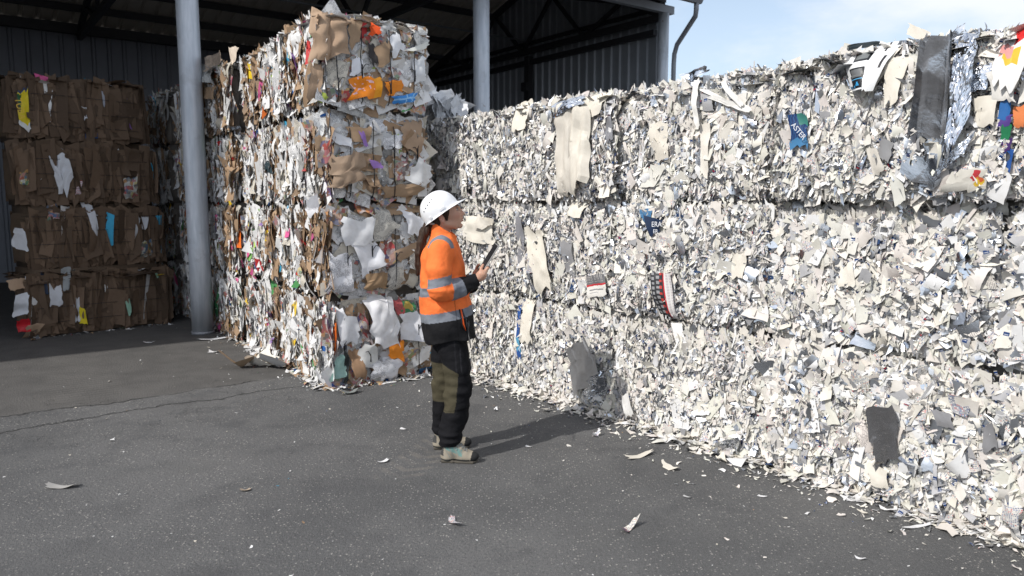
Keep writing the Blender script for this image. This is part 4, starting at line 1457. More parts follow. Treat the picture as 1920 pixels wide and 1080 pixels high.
csheet(1, 'magazine_sheet', [(612, 392), (640, 380), (640, 416), (618, 420)], 12, 12, (.55, .35, .2), out=.05, amp=.02, prt=3, seed=248)
csheet(1, 'magazine_sheet', [(672, 374), (704, 372), (700, 400), (674, 398)], 12, 10, (.55, .15, .15), out=.05, amp=.02, prt=3, seed=249)
csheet(1, 'magazine_sheet', [(710, 455), (738, 446), (742, 490), (712, 496)], 14, 16, (.4, .08, .1), out=.05, amp=.02, prt=3, seed=250)
csheet(1, 'cardboard_sheet', [(740, 470), (790, 448), (784, 462), (744, 498)], 16, 10, BR1, out=.055, amp=.015, seed=251)
csheet(1, 'cardboard_sheet', [(684, 518), (720, 512), (726, 540), (682, 542)], 16, 12, (.33, .22, .13), out=.06, amp=.02, seed=252, wave=pil)
csheet(1, 'cardboard_sheet', [(724, 382), (798, 388), (798, 400), (726, 402)], 18, 8, BR2, out=.05, amp=.015, seed=253)
csheet(1, 'white_sheet', [(574, 372), (600, 362), (606, 400), (580, 408)], 10, 12, (.80, .80, .81), out=.06, amp=.02, seed=254)
csheet(1, 'orange_bag', [(714, 368), (748, 366), (750, 376), (716, 374)], 12, 6, (.7, .2, .04), out=.06, amp=.02, seed=255)
# lowest
csheet(0, 'white_bag', [(680, 556), (738, 548), (744, 640), (692, 646)], 30, 34, (.80, .80, .82), out=.085, amp=.012, folds=6, seed=261, wave=lambda s, t: .028 * np.sin(s * PI) * np.sin(t * PI) + .005 * np.abs(np.sin(s * 9 + t * 7)), tuck=.1, label='bulging white bag')
csheet(0, 'white_sheet', [(632, 572), (664, 600), (672, 640), (640, 650)], 14, 14, (.79, .80, .83), out=.055, amp=.02, seed=262)
csheet(0, 'white_sheet', [(748, 586), (784, 578), (806, 632), (758, 640)], 16, 16, (.79, .80, .84), out=.06, amp=.016, seed=263)
csheet(0, 'white_sheet', [(690, 680), (724, 664), (736, 690), (700, 712)], 14, 12, (.79, .80, .84), out=.07, amp=.014, seed=264)
csheet(0, 'white_sheet', [(720, 668), (748, 668), (742, 712), (712, 716)], 14, 14, (.78, .79, .84), out=.06, amp=.02, seed=265)
csheet(0, 'orange_paper', [(726, 642), (756, 636), (752, 676), (722, 668)], 22, 22, (.75, .24, .02), out=.08, amp=.04, folds=7, facet=.2, seed=266, rough=.4, label='crumpled orange paper')
csheet(0, 'cardboard_sheet', [(648, 660), (672, 654), (684, 700), (664, 712)], 14, 16, (.32, .20, .12), out=.06, amp=.02, seed=267)
csheet(0, 'cardboard_sheet', [(668, 566), (684, 552), (684, 590), (670, 600)], 10, 12, BR2, out=.05, amp=.02, seed=268)
csheet(0, 'magazine_sheet', [(664, 590), (684, 586), (694, 640), (676, 640)], 10, 16, (.3, .08, .1), out=.055, amp=.02, prt=3, seed=269)
csheet(0, 'magazine_sheet', [(738, 562), (754, 558), (758, 586), (744, 592)], 10, 10, (.55, .12, .12), out=.06, amp=.01, prt=1, seed=270)
csheet(0, 'green_card', [(756, 562), (778, 566), (774, 592), (752, 584)], 12, 12, (.06, .22, .10), out=.06, amp=.01, seed=271, paint=lambda s, t, C, Sf: C.__setitem__((s > .15) & (s < .85) & (t > .12) & (t < .7), (.45, .33, .08)))
csheet(0, 'plastic_bag', [(628, 668), (644, 664), (646, 706), (620, 712)], 14, 16, (.32, .50, .46), out=.06, amp=.03, folds=6, seed=272, rough=.25)
csheet(0, 'dark_film', [(644, 664), (654, 668), (650, 712), (640, 722)], 8, 14, (.03, .035, .035), out=.06, amp=.03, seed=273, rough=.25)
csheet(0, 'white_sheet', [(668, 650), (698, 640), (704, 680), (680, 690)], 12, 12, (.70, .70, .68), out=.06, amp=.02, seed=274)
csheet(0, 'yellow_wrapper', [(752, 662), (780, 650), (776, 664), (756, 678)], 12, 8, (.65, .38, .03), out=.07, amp=.02, seed=275, prt=3)
csheet(0, 'blue_film', [(782, 690), (812, 688), (808, 704), (786, 706)], 12, 8, (.03, .10, .22), out=.06, amp=.03, seed=276, rough=.3)

# sunlit long side: a few pieces one can pick out
def ap(px, py):
    return on_plane(px, py, CO, CN)


for kk, q, c_, nm in (((1, 3), [(456, 118), (472, 120), (474, 152), (460, 150)], (.78, .55, .03), 'yellow_wrapper'), ((0, 1), [(500, 300), (518, 306), (514, 328), (498, 320)], (.03, .05, .06), 'dark_film'),
                      ((1, 2), [(440, 238), (456, 236), (458, 262), (444, 260)], (.75, .77, .80), 'foil_piece'), ((1, 1), [(412, 534), (424, 530), (428, 588), (418, 590)], (.05, .22, .09), 'green_wrapper'),
                      ((0, 3), [(548, 66), (566, 60), (560, 110), (546, 108)], (.75, .75, .75), 'white_sheet'), ((1, 3), [(430, 90), (446, 84), (440, 120), (430, 122)], (.7, .6, .5), 'white_sheet'),
                      ((1, 1), [(474, 484), (490, 486), (496, 512), (482, 506)], (.4, .03, .03), 'red_wrapper'), ((0, 1), [(458, 462), (474, 466), (470, 490), (460, 484)], (.25, .5, .15), 'green_wrapper'),
                      ((0, 2), [(486, 232), (498, 226), (502, 262), (490, 262)], (.20, .13, .08), 'cardboard_piece'), ((0, 2), [(548, 240), (570, 232), (566, 270), (548, 262)], BR1, 'cardboard_piece'),
                      ((1, 0), [(500, 440), (516, 446), (512, 480), (500, 474)], BR2, 'cardboard_piece'), ((0, 0), [(548, 560), (560, 566), (556, 600), (546, 596)], (.7, .5, .05), 'yellow_wrapper')):
    zz = ap(*q[0])[2]
    key = (int(np.clip((CO - ap(*q[0])) @ CD / ML, 0, 3)), int(np.clip(zz / MH, 0, 3)))
    loose_sheet(mixed[key], nm, [ap(x, y) for x, y in q], CN, 10, 14, c_, out=.045, amp=.025, folds=4, seed=int(q[0][0]), metal=1 if nm == 'foil_piece' else 0, rough=.15 if nm == 'foil_piece' else .5)
# the yellow lettering on the green wrapper, low on the sunlit side
# torn page and clear film hanging off the far top corner
key = (2, 3)
loose_sheet(mixed[key], 'torn_page', [ap(*p) for p in ((402, 110), (428, 98), (432, 118), (412, 136))], CN, 12, 10, (.45, .36, .28), out=.13, amp=.03, seed=281, prt=1, tuck=.0)
loose_sheet(mixed[key], 'clear_film', [ap(*p) for p in ((392, 122), (424, 124), (424, 160), (394, 150))], CN, 14, 12, (.52, .53, .52), out=.13, amp=.05, folds=6, seed=282, tuck=.0, rough=.25)
loose_sheet(mixed[key], 'cardboard_piece', [ap(*p) for p in ((396, 166), (424, 164), (426, 190), (402, 184))], CN, 12, 10, BR2, out=.09, amp=.03, seed=283, tuck=.0)
# white film behind the top of the colourful end
pf = np.array([-.72, 7.75, 0])
fb = Bale('film_bundle', (-.80, 8.12, 2.51), WTH, .46, .42, .27, 777, .08)
tag(fb.root, 'crumpled whitish film bundle lying on the set-back cream bale beside the colourful stack', 'film bundle')
fb.core((.5, .5, .5), .10)
for f in 'frt':
    fb.scatter(f, 120, (.12, .25), (1, 1.6), (-.02, .06), .3, 8, 8, lambda r, K: (np.tile(np.array((.66, .68, .71)), (K, 1)), np.tile(np.array((0, .35, 0, .3)), (K, 1))), 0, 1.0, .5, .25)
fb.body()

# ------------------------------------------------------------------ brown cardboard bales in the shade
KX = np.array([.69, .7238, 0])
KN = np.array([.7238, -.69, 0])
KTH = math.atan2(KX[1], KX[0])
KO = on_ground(56, 637)
KL, KW, KH = 1.72, 1.15, .80
kl = ['brown cardboard bale on the ground, jutting out, red film at its corner', 'brown cardboard bale second from the ground, white paper strip hanging down its middle',
      'brown cardboard bale third from the ground, long white rag on its front', 'brown cardboard bale on top of the shaded stack, with a yellow wrapper hanging from it']
card = []
for r_, (al, bk) in enumerate(((0, 0), (.05, .22), (.0, .26), (-.05, .28))):
    cen = KO + KX * (KL / 2 + al) - KN * (KW / 2 + bk) + np.array([0, 0, r_ * (KH + .012)])
    bl = Bale('cardboard_bale', tuple(cen), KTH + R([0, 1.0, -1.2, .8][r_]), KL * [1, .98, .96, .93][r_], KW, KH - .022, 500 + r_, .085)
    card.append(bl)
    bl.lid, bl.reach = r_ < 3, .046
    tag(bl.root, kl[r_], 'cardboard bale', 'brown cardboard bales stacked under the roof')
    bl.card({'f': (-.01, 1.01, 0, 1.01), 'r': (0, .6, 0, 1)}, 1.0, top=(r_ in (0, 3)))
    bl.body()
    bl.wires('f', [(.24, .47, .70), (.2, .42, .63, .86), (.27, .5, .74), (.22, .45, .7)][r_], 'u', .0026, M['wire'], knots=False, lift=.010)


def kp(px, py, r_):
    return on_plane(px, py, KO - KN * (0, .22, .26, .28)[r_], KN)


def ksheet(r_, name, q, n, m, col, **kw):
    return loose_sheet(card[r_], name, [kp(x, y, r_) for x, y in q], KN, n, m, col, **kw)


WH = (.62, .64, .68)
ye = ksheet(3, 'yellow_wrapper', [(30, 168), (52, 166), (58, 248), (36, 240)], 16, 34, (.72, .58, .02), out=.05, amp=.02, folds=5, seed=301, rough=.4, label='yellow wrapper with a green printed band',
            paint=lambda s, t, C, Sf: (C.__setitem__((s < .42 - .2 * t) & (t > .1) & (t < .55), (.02, .10, .04)), C.__setitem__(t > .86, (.66, .68, .68)), C.__setitem__(t < .06, (.03, .05, .12))))
words_on(card[3], 'TUBA', kp(34, 205, 3) + KN * .085, kp(39, 222, 3) - kp(31, 190, 3), kp(44, 200, 3) - kp(36, 206, 3), KN, .10, M['ink_yellow'], ye)
ksheet(3, 'white_rag', [(150, 203), (160, 201), (162, 222), (156, 225)], 6, 8, WH, out=.04, amp=.03, seed=302)
ksheet(3, 'white_strip', [(190, 147), (196, 147), (197, 200), (192, 200)], 4, 12, (.4, .42, .48), out=.035, amp=.02, seed=303)
ksheet(2, 'white_rag', [(90, 278), (118, 276), (136, 340), (114, 368)], 18, 24, WH, out=.05, amp=.025, folds=5, seed=304, ragged=.09)
ksheet(2, 'printed_scrap', [(144, 342), (154, 340), (150, 366), (140, 366)], 8, 10, WH, out=.04, amp=.02, seed=305, prt=5)
ksheet(2, 'green_wrapper', [(36, 322), (56, 318), (54, 346), (36, 348)], 10, 10, (.10, .22, .08), out=.045, amp=.03, seed=306, prt=3)
ksheet(2, 'printed_scrap', [(232, 336), (256, 330), (258, 370), (232, 372)], 12, 14, (.12, .2, .2), out=.045, amp=.03, seed=307, prt=3)
ksheet(1, 'white_strip', [(156, 378), (176, 378), (184, 430), (180, 464)], 8, 22, WH, out=.05, amp=.02, seed=308)
ksheet(1, 'white_rag', [(26, 428), (50, 432), (52, 472), (22, 460)], 12, 12, WH, out=.05, amp=.035, seed=309)
ksheet(1, 'printed_scrap', [(92, 386), (112, 382), (112, 408), (90, 412)], 10, 10, (.08, .2, .3), out=.045, amp=.03, seed=310, prt=3)
ksheet(1, 'white_strip', [(256, 404), (264, 408), (256, 446), (250, 448)], 5, 12, WH, out=.045, amp=.02, seed=311)
ksheet(1, 'white_strip', [(266, 408), (278, 408), (276, 430), (266, 428)], 6, 8, WH, out=.045, amp=.02, seed=312)
ksheet(1, 'printed_scrap', [(264, 454), (286, 450), (284, 478), (264, 480)], 10, 10, (.1, .22, .15), out=.045, amp=.03, seed=313, prt=3)
ksheet(0, 'white_sheet', [(92, 534), (114, 532), (116, 576), (94, 576)], 12, 16, WH, out=.05, amp=.015, seed=314)
ksheet(0, 'white_rag', [(30, 556), (52, 552), (52, 592), (26, 594)], 12, 14, WH, out=.06, amp=.03, seed=315)
ksheet(0, 'white_rag', [(136, 556), (152, 560), (150, 600), (140, 604)], 8, 14, WH, out=.05, amp=.025, seed=316)
ksheet(0, 'yellow_wrapper', [(148, 576), (158, 580), (162, 606), (148, 606)], 8, 10, (.72, .58, .03), out=.06, amp=.02, seed=317)
ksheet(0, 'red_film', [(28, 600), (58, 596), (60, 620), (34, 626)], 14, 10, (.50, .02, .03), out=.06, amp=.04, seed=318, rough=.3)
ksheet(0, 'green_paper', [(233, 562), (243, 562), (245, 588), (240, 594)], 6, 10, (.32, .55, .42), out=.05, amp=.015, seed=319)
ksheet(0, 'green_paper', [(290, 502), (297, 502), (298, 520), (294, 522)], 5, 8, (.32, .55, .42), out=.05, amp=.015, seed=320)
ksheet(0, 'blue_strip', [(78, 512), (86, 514), (90, 554), (82, 556)], 5, 14, (.05, .07, .12), out=.045, amp=.02, seed=321)
ksheet(0, 'white_sheet', [(118, 506), (136, 502), (128, 540), (116, 545)], 10, 12, (.30, .32, .33), out=.05, amp=.03, seed=322)
ksheet(0, 'cardboard_flap', [(14, 528), (52, 520), (50, 542), (22, 546)], 12, 8, BR1, out=.07, amp=.02, seed=323, tuck=0)
ksheet(0, 'cardboard_flap', [(50, 608), (80, 606), (66, 632), (46, 636)], 12, 10, BR1, out=.07, amp=.02, seed=324, tuck=0)
# ================================================================== signed-distance modelling for the worker
class SDF:
    def __init__(self, lo, hi, h):
        self.lo, self.h = np.array(lo, np.float32), h
        self.n = np.ceil((np.array(hi) - self.lo) / h).astype(int) + 1
        self.ax = [self.lo[i] + np.arange(self.n[i], dtype=np.float32) * h for i in range(3)]
        self.v = np.full(self.n, .5, np.float32)

    def _sl(self, lo, hi):
        out = []
        for i in range(3):
            a = int(np.clip(math.floor((lo[i] - self.lo[i]) / self.h), 0, self.n[i] - 1))
            b = int(np.clip(math.ceil((hi[i] - self.lo[i]) / self.h) + 1, a + 1, self.n[i]))
            out.append(slice(a, b))
        sl = tuple(out)
        x = self.ax[0][sl[0]][:, None, None]
        y = self.ax[1][sl[1]][None, :, None]
        z = self.ax[2][sl[2]][None, None, :]
        return sl, x, y, z

    def add(self, fn, lo, hi, k=.01, sub=False):
        pad = k * 2 + self.h * 4
        sl, x, y, z = self._sl(np.array(lo) - pad, np.array(hi) + pad)
        d = fn(x, y, z).astype(np.float32)
        a = self.v[sl]
        if sub:
            d = -d
            hh = np.clip(.5 - .5 * (d - a) / k, 0, 1)
            self.v[sl] = a * (1 - hh) + d * hh + -0.0 if False else np.maximum(a, d) + np.maximum(k - np.abs(a - d), 0) ** 2 / (4 * k)
        else:
            self.v[sl] = np.minimum(a, d) - np.maximum(k - np.abs(a - d), 0) ** 2 / (4 * k)
        return self

    def cap(self, a, b, ra, rb=None, k=.01, sub=False):
        rb = ra if rb is None else rb
        a, b = np.array(a, float), np.array(b, float)
        ab = b - a
        L2 = max(1e-9, ab @ ab)

        def fn(x, y, z):
            t = np.clip(((x - a[0]) * ab[0] + (y - a[1]) * ab[1] + (z - a[2]) * ab[2]) / L2, 0, 1)
            return np.sqrt((x - a[0] - t * ab[0]) ** 2 + (y - a[1] - t * ab[1]) ** 2 + (z - a[2] - t * ab[2]) ** 2) - (ra + (rb - ra) * t)
        r = max(ra, rb)
        return self.add(fn, np.minimum(a, b) - r, np.maximum(a, b) + r, k, sub)

    def ell(self, c, r, k=.01, rot=None, sub=False):
        c, r = np.array(c, float), np.array(r, float)
        m = np.eye(3) if rot is None else np.asarray(rot, float)

        def fn(x, y, z):
            dx, dy, dz = x - c[0], y - c[1], z - c[2]
            q = [m[0][i] * dx + m[1][i] * dy + m[2][i] * dz for i in range(3)]
            k0 = np.sqrt((q[0] / r[0]) ** 2 + (q[1] / r[1]) ** 2 + (q[2] / r[2]) ** 2)
            k1 = np.sqrt((q[0] / r[0] ** 2) ** 2 + (q[1] / r[1] ** 2) ** 2 + (q[2] / r[2] ** 2) ** 2) + 1e-6
            return k0 * (k0 - 1) / k1
        R_ = max(r)
        return self.add(fn, c - R_, c + R_, k, sub)

    def box(self, c, hs, rad, k=.01, rot=None, sub=False):
        c, hs = np.array(c, float), np.array(hs, float) - rad
        m = np.eye(3) if rot is None else np.asarray(rot, float)

        def fn(x, y, z):
            dx, dy, dz = x - c[0], y - c[1], z - c[2]
            q = [np.abs(m[0][i] * dx + m[1][i] * dy + m[2][i] * dz) - hs[i] for i in range(3)]
            return np.sqrt(np.maximum(q[0], 0) ** 2 + np.maximum(q[1], 0) ** 2 + np.maximum(q[2], 0) ** 2) + np.minimum(np.maximum(np.maximum(q[0], q[1]), q[2]), 0) - rad
        R_ = float(np.linalg.norm(hs)) + rad
        return self.add(fn, c - R_, c + R_, k, sub)

    def noise(self, amp, scale, seed, mask=None):
        near = np.abs(self.v) < .03
        ix = np.nonzero(near)
        p = [self.ax[i][ix[i]] for i in range(3)]
        self.v[ix] += amp * vnoise(p[0] * scale[0], p[1] * scale[1], p[2] * scale[2], seed) * (1 if mask is None else mask(*p))
        return self

    def at(self, P):
        """distance at points, nearest cell"""
        q = np.clip(np.round((np.asarray(P) - self.lo) / self.h).astype(int), 0, self.n - 1)
        return self.v[q[:, 0], q[:, 1], q[:, 2]]

    def mesh(self):
        """naive surface nets"""
        v = self.v
        inside = v < 0
        n = self.n
        cnt = np.zeros(n - 1, np.int8)
        for dx in (0, 1):
            for dy in (0, 1):
                for dz in (0, 1):
                    cnt += inside[dx:n[0] - 1 + dx, dy:n[1] - 1 + dy, dz:n[2] - 1 + dz]
        act = (cnt > 0) & (cnt < 8)
        ci = np.stack(np.nonzero(act), 1)
        idx = np.full(n - 1, -1, np.int32)
        idx[act] = np.arange(len(ci))
        acc = np.zeros((len(ci), 3), np.float64)
        num = np.zeros(len(ci))
        corners = [(a, b, c) for a in (0, 1) for b in (0, 1) for c in (0, 1)]
        vals = {c: v[ci[:, 0] + c[0], ci[:, 1] + c[1], ci[:, 2] + c[2]] for c in corners}
        for c in corners:
            for axis in range(3):
                if c[axis]:
                    continue
                e = list(c)
                e[axis] = 1
                a, b = vals[c], vals[tuple(e)]
                cr = (a < 0) != (b < 0)
                t = np.where(cr, a / np.where(cr, a - b, 1), 0)
                p = np.tile(np.array(c, float), (len(ci), 1))
                p[:, axis] += t
                acc[cr] += p[cr]
                num[cr] += 1
        P = self.lo + (ci + acc / num[:, None]) * self.h
        quads = []
        for axis in range(3):
            o1, o2 = (axis + 1) % 3, (axis + 2) % 3
            s0 = [slice(None)] * 3
            s1 = [slice(None)] * 3
            s0[axis], s1[axis] = slice(0, -1), slice(1, None)
            a, b = inside[tuple(s0)], inside[tuple(s1)]
            e = np.stack(np.nonzero(a != b), 1)
            ok = (e[:, o1] > 0) & (e[:, o2] > 0) & (e[:, o1] < n[o1] - 1) & (e[:, o2] < n[o2] - 1)
            e = e[ok]
            fl = a[e[:, 0], e[:, 1], e[:, 2]]
            q = []
            for d1, d2 in ((-1, -1), (0, -1), (0, 0), (-1, 0)):
                c = e.copy()
                c[:, o1] += d1
                c[:, o2] += d2
                q.append(idx[c[:, 0], c[:, 1], c[:, 2]])
            q = np.stack(q, 1)
            q[~fl] = q[~fl][:, ::-1]
            quads.append(q)
        return P.astype(np.float32), np.concatenate(quads)


def relax(P, F, it=2, lam=.5):
    e = np.concatenate([F[:, [0, 1]], F[:, [1, 2]], F[:, [2, 3]], F[:, [3, 0]]])
    for _ in range(it):
        s = np.zeros_like(P, dtype=np.float64)
        c = np.zeros(len(P))
        for a, b in ((0, 1), (1, 0)):
            np.add.at(s, e[:, a], P[e[:, b]])
            np.add.at(c, e[:, a], 1)
        P = P + lam * (s / np.maximum(c, 1)[:, None] - P)
    return P


def vmat(name, rough=.7, bump=.2, scale=500, dist=.0008, coat=0., spec=.4, sss=0., weave=False, fold=0.):
    m, nt, b = new_mat(name)
    k = N(nt)
    col = k.node('ShaderNodeAttribute', attribute_name='Col').outputs['Color']
    tc = k.node('ShaderNodeTexCoord').outputs['Object']
    nz = k.noise(tc, 14, 5)
    k.link(k.mix(k.ss(nz.outputs[0], .3, .75), k.mix(1.0, col, (.84, .84, .85), 'MULTIPLY'), col), b.inputs['Base Color'])
    b.inputs['Roughness'].default_value = rough
    b.inputs['Specular IOR Level'].default_value = spec
    b.inputs['Coat Weight'].default_value = coat
    if sss:
        b.inputs['Subsurface Weight'].default_value = sss
        b.inputs['Subsurface Radius'].default_value = (.012, .005, .003)
        b.inputs['Subsurface Scale'].default_value = .4
    h = k.noise(tc, scale, 2).outputs[0]
    if fold:
        h = k.math('ADD', k.math('MULTIPLY', h, dist), k.math('MULTIPLY', k.noise(tc, 26, 3, .5).outputs[0], fold))
        k.bump(h, 1.0, 1.0, b).inputs['Strength'].default_value = bump
    else:
        k.bump(h, bump, dist, b)
    return m


M['cloth'] = vmat('jacket_cloth', .8, .6, 420, .0010, fold=.010, spec=.2)
M['trouser'] = vmat('trouser_cloth', .8, .6, 420, .0012, fold=.012, spec=.12)
M['skin'] = vmat('skin', .5, .12, 300, .0006, sss=.15)
m, nt, b = new_mat('hair_brown')
k = N(nt)
tco = k.node('ShaderNodeTexCoord').outputs['Object']
mph = k.node('ShaderNodeMapping')
mph.inputs['Scale'].default_value = (260, 260, 9)
k.link(tco, mph.inputs[0])
hn = k.noise(mph.outputs[0], 1.0, 4, .6)
k.link(k.mix(k.ss(hn.outputs[0], .3, .7), (.016, .009, .006), (.062, .034, .021)), b.inputs['Base Color'])
b.inputs['Roughness'].default_value = .62
b.inputs['Specular IOR Level'].default_value = .3
k.bump(hn.outputs[0], .9, .004, b)
M['hair'] = m
M['helmet'] = simple_mat('helmet_white', (.80, .81, .83), .28, 0, .03, 6, .04, 90, .0006)
M['black'] = simple_mat('black_plastic', (.012, .012, .014), .4, 0, .1)
M['tab_back'] = simple_mat('grey_case', (.36, .35, .34), .45, 0, .1, 20)
M['glass'] = simple_mat('dark_screen', (.008, .009, .012), .35, 0, .05, spec=.25)
M['boot'] = vmat('boot_leather', .85, .5, 160, .0012)
M['sole'] = simple_mat('boot_sole', (.085, .075, .06), .85, 0, .25, 40, .5, 120, .002)
M['lace'] = simple_mat('boot_lace', (.20, .21, .205), .8, 0, .2, 80)
M['orange_zip'] = simple_mat('orange_zip', (.85, .11, .01), .5, 0, .05)
M['grey_zip'] = simple_mat('grey_flap', (.05, .055, .065), .6, 0, .1, 30)

PB = on_ground(851, 852)
person = empty('person', (float(PB[0]), float(PB[1]), 0), R(5.0))
tag(person, 'person in an orange and black high-visibility jacket, white helmet and black trousers, holding a tablet', 'person')


def ry(a):
    """pitch up by a: the x axis turns towards z"""
    c, s = math.cos(a), math.sin(a)
    return np.array([[c, 0, -s], [0, 1, 0], [s, 0, c]])


# --------------------------------------------------------------- body: head, neck, hands, limbs under the clothes
EAR = np.array([-.060, 0, 1.560])
HR = ry(R(13))


def hp(x, y, z):
    return EAR + HR @ np.array([x, y, z])


B = SDF((-.30, -.34, -.02), (.36, .32, 1.76), .0034)
B.ell(hp(.012, 0, .055), (.094, .073, .080), .02, HR)
B.ell(hp(.068, 0, .010), (.058, .060, .078), .03, HR)
B.ell(hp(.058, 0, -.040), (.058, .050, .036), .025, HR)
for s in (-1, 1):
    B.cap(hp(.008, .056 * s, -.028), hp(.075, .028 * s, -.066), .016, .016, .022)      # jaw line
    B.ell(hp(.088, .036 * s, .003), (.026, .022, .022), .02, HR)                         # cheek
    B.ell(hp(.110, .026 * s, .058), (.014, .026, .010), .014, HR)                        # brow
B.ell(hp(.101, 0, -.068), (.017, .020, .015), .018, HR)                                   # chin
B.cap(hp(.116, 0, .045), hp(.134, 0, .008), .0085, .0105, .012)                           # nose bridge
B.ell(hp(.139, 0, .001), (.0105, .011, .009), .008, HR)
for s in (-1, 1):
    B.ell(hp(.127, .012 * s, -.003), (.010, .007, .007), .006, HR)
    B.ell(hp(.116, .031 * s, .040), (.013, .017, .011), .010, HR, sub=True)               # eye hollow
    B.ell(hp(.100, .031 * s, .039), (.0125, .0135, .0125), .004, HR)                      # eyeball
    B.cap(hp(.1135, .020 * s, .047), hp(.107, .044 * s, .046), .0038, .0038, .005)        # upper lid
B.ell(hp(.123, 0, -.012), (.008, .014, .010), .012, HR)
B.ell(hp(.124, 0, -.027), (.0085, .020, .0058), .005, HR)                                 # lips
B.ell(hp(.121, 0, -.039), (.0085, .018, .0065), .005, HR)
B.ell(hp(.132, 0, -.0335), (.010, .024, .0018), .003, HR, sub=True)
B.ell(hp(.115, 0, -.052), (.007, .018, .005), .008, HR, sub=True)
er = HR @ ry(R(12))
for s in (-1, 1):
    B.ell(hp(-.002, .074 * s, .004), (.017, .009, .031), .006, er)
    B.ell(hp(.002, .083 * s, .006), (.0095, .006, .018), .004, er, sub=True)
B.cap(hp(-.012, 0, -.02), (-.072, 0, 1.40), .055, .060, .03)                              # neck
# trunk, legs and arms inside the clothes
B.cap((-.075, 0, 1.36), (-.05, 0, 1.12), .085, .09, .04)
B.cap((-.05, 0, 1.12), (-.02, 0, .86), .09, .095, .04)
for s in (-1, 1):
    B.cap((-.072, .03 * s, 1.37), (-.068, .15 * s, 1.375), .06, .055, .03)
KNEE = {-1: (.018, -.105, .46), 1: (-.062, .09, .46)}
ANK = {-1: (-.035, -.125, .10), 1: (-.065, .125, .10)}
for s in (-1, 1):
    B.cap((-.02, .085 * s, .84), KNEE[s], .075, .052, .03)
    B.cap(KNEE[s], ANK[s], .050, .036, .02)
SHO = {-1: (-.066, -.172, 1.372), 1: (-.066, .172, 1.372)}
ELB = {-1: (-.070, -.222, 1.128), 1: (-.06, .215, 1.125)}
WRI = {-1: (.138, -.128, 1.172), 1: (.128, .03, 1.120)}
for s in (-1, 1):
    B.cap(SHO[s], ELB[s], .045, .038, .02)
    B.cap(ELB[s], WRI[s], .036, .024, .02)
# ---- right hand round the near edge of the tablet
TA = np.array([.53, 0.0, .848])                      # up the tablet
TWv = np.array([-.045, .985, .03])                   # across it
TWv = TWv - TA * (TA @ TWv)
TWv /= np.linalg.norm(TWv)
TN = np.cross(TA, TWv)                               # screen side (towards the face)
if TN[0] > 0:
    TN = -TN
TC = np.array([.224, -.030, 1.296])


def tp_(a, w_, n_):
    return TC + TA * a + TWv * w_ + TN * n_


def hand(side, wrist, a0, edge):
    """palm beside the long edge; four fingers behind the tablet, the thumb on its screen side"""
    w_ = np.array(wrist)
    e = edge
    palm = tp_(a0 - .012, e * .108, -.010)
    B.cap(w_, palm, .022, .024, .018)
    B.ell((w_ + palm) / 2 + (palm - w_) * .25, (.032, .018, .034), .015)
    for i in range(4):
        aa = a0 + .034 - .0205 * i
        kn = tp_(aa * 1.0, e * .100, -.016)
        p1 = tp_(aa + .002, e * (.076 - .004 * abs(i - 1)), -.0235)
        p2 = tp_(aa + .004, e * (.050 - .006 * abs(i - 1)), -.0215)
        p3 = tp_(aa + .005, e * (.030 - .008 * abs(i - 1)), -.0165)
        B.cap(palm * .35 + kn * .65, kn, .0115, .0105, .008)
        B.cap(kn, p1, .0100, .0090, .004)
        B.cap(p1, p2, .0088, .0080, .003)
        B.cap(p2, p3, .0078, .0068, .003)
    t0 = tp_(a0 - .018, e * .112, .006)
    t1 = tp_(a0 + .012, e * .098, .0175)
    t2 = tp_(a0 + .036, e * .078, .0165)
    B.cap(palm, t0, .018, .014, .012)
    B.cap(t0, t1, .0125, .0105, .006)
    B.cap(t1, t2, .0100, .0082, .004)


hand(-1, WRI[-1], -.072, -1)
hand(1, WRI[1], -.090, 1)
P, F = B.mesh()
P = relax(P, F, 2, .45)
C = np.tile(np.array((.60, .345, .24)), (len(P), 1))
q = (P - EAR) @ HR        # head frame


def blob(c, r, col, a=1.0):
    d = np.sqrt((((q - np.array(c)) / np.array(r)) ** 2).sum(1))
    f = np.clip((1.25 - d) / .5, 0, 1)[:, None] * a
    C[:] = C * (1 - f) + np.array(col) * f


for s in (-1, 1):
    blob((.115, .024 * s, .061), (.020, .024, .0065), (.022, .012, .009), 1)
    blob((.108, .042 * s, .060), (.012, .012, .0040), (.035, .018, .012), .8)
    blob((.109, .036 * s, .039), (.014, .014, .0068), (.62, .58, .54), .95)
    blob((.113, .034 * s, .0395), (.0062, .012, .0072), (.015, .010, .009), 1)
    blob((.109, .036 * s, .0475), (.016, .018, .0032), (.015, .010, .009), 1)
    blob((.106, .040 * s, .031), (.014, .014, .0018), (.10, .05, .035), .8)
    blob((.127, .010 * s, -.008), (.006, .004, .003), (.14, .05, .035), .8)  # nostril shade painted into the skin colour
    blob((.092, .045 * s, .0), (.03, .02, .022), (.66, .31, .22), .5)
    blob((0, .08 * s, 0), (.022, .02, .035), (.68, .32, .23), .6)
for s in (-1, 1):  # eye-socket and nose-side shading painted into the skin colour
    blob((.104, .040 * s, .030), (.014, .012, .003), (.30, .15, .10), .6)
    blob((.122, .0155 * s, -.006), (.006, .0035, .006), (.30, .14, .09), .7)
blob((.125, 0, -.0275), (.011, .022, .0062), (.36, .11, .085), .85)
blob((.123, 0, -.039), (.011, .020, .0068), (.38, .12, .09), .85)
blob((.127, 0, -.0335), (.012, .023, .0016), (.12, .03, .025), .9)
body = mesh_np('body', P, F, M['skin'], person, True, pcol=C)

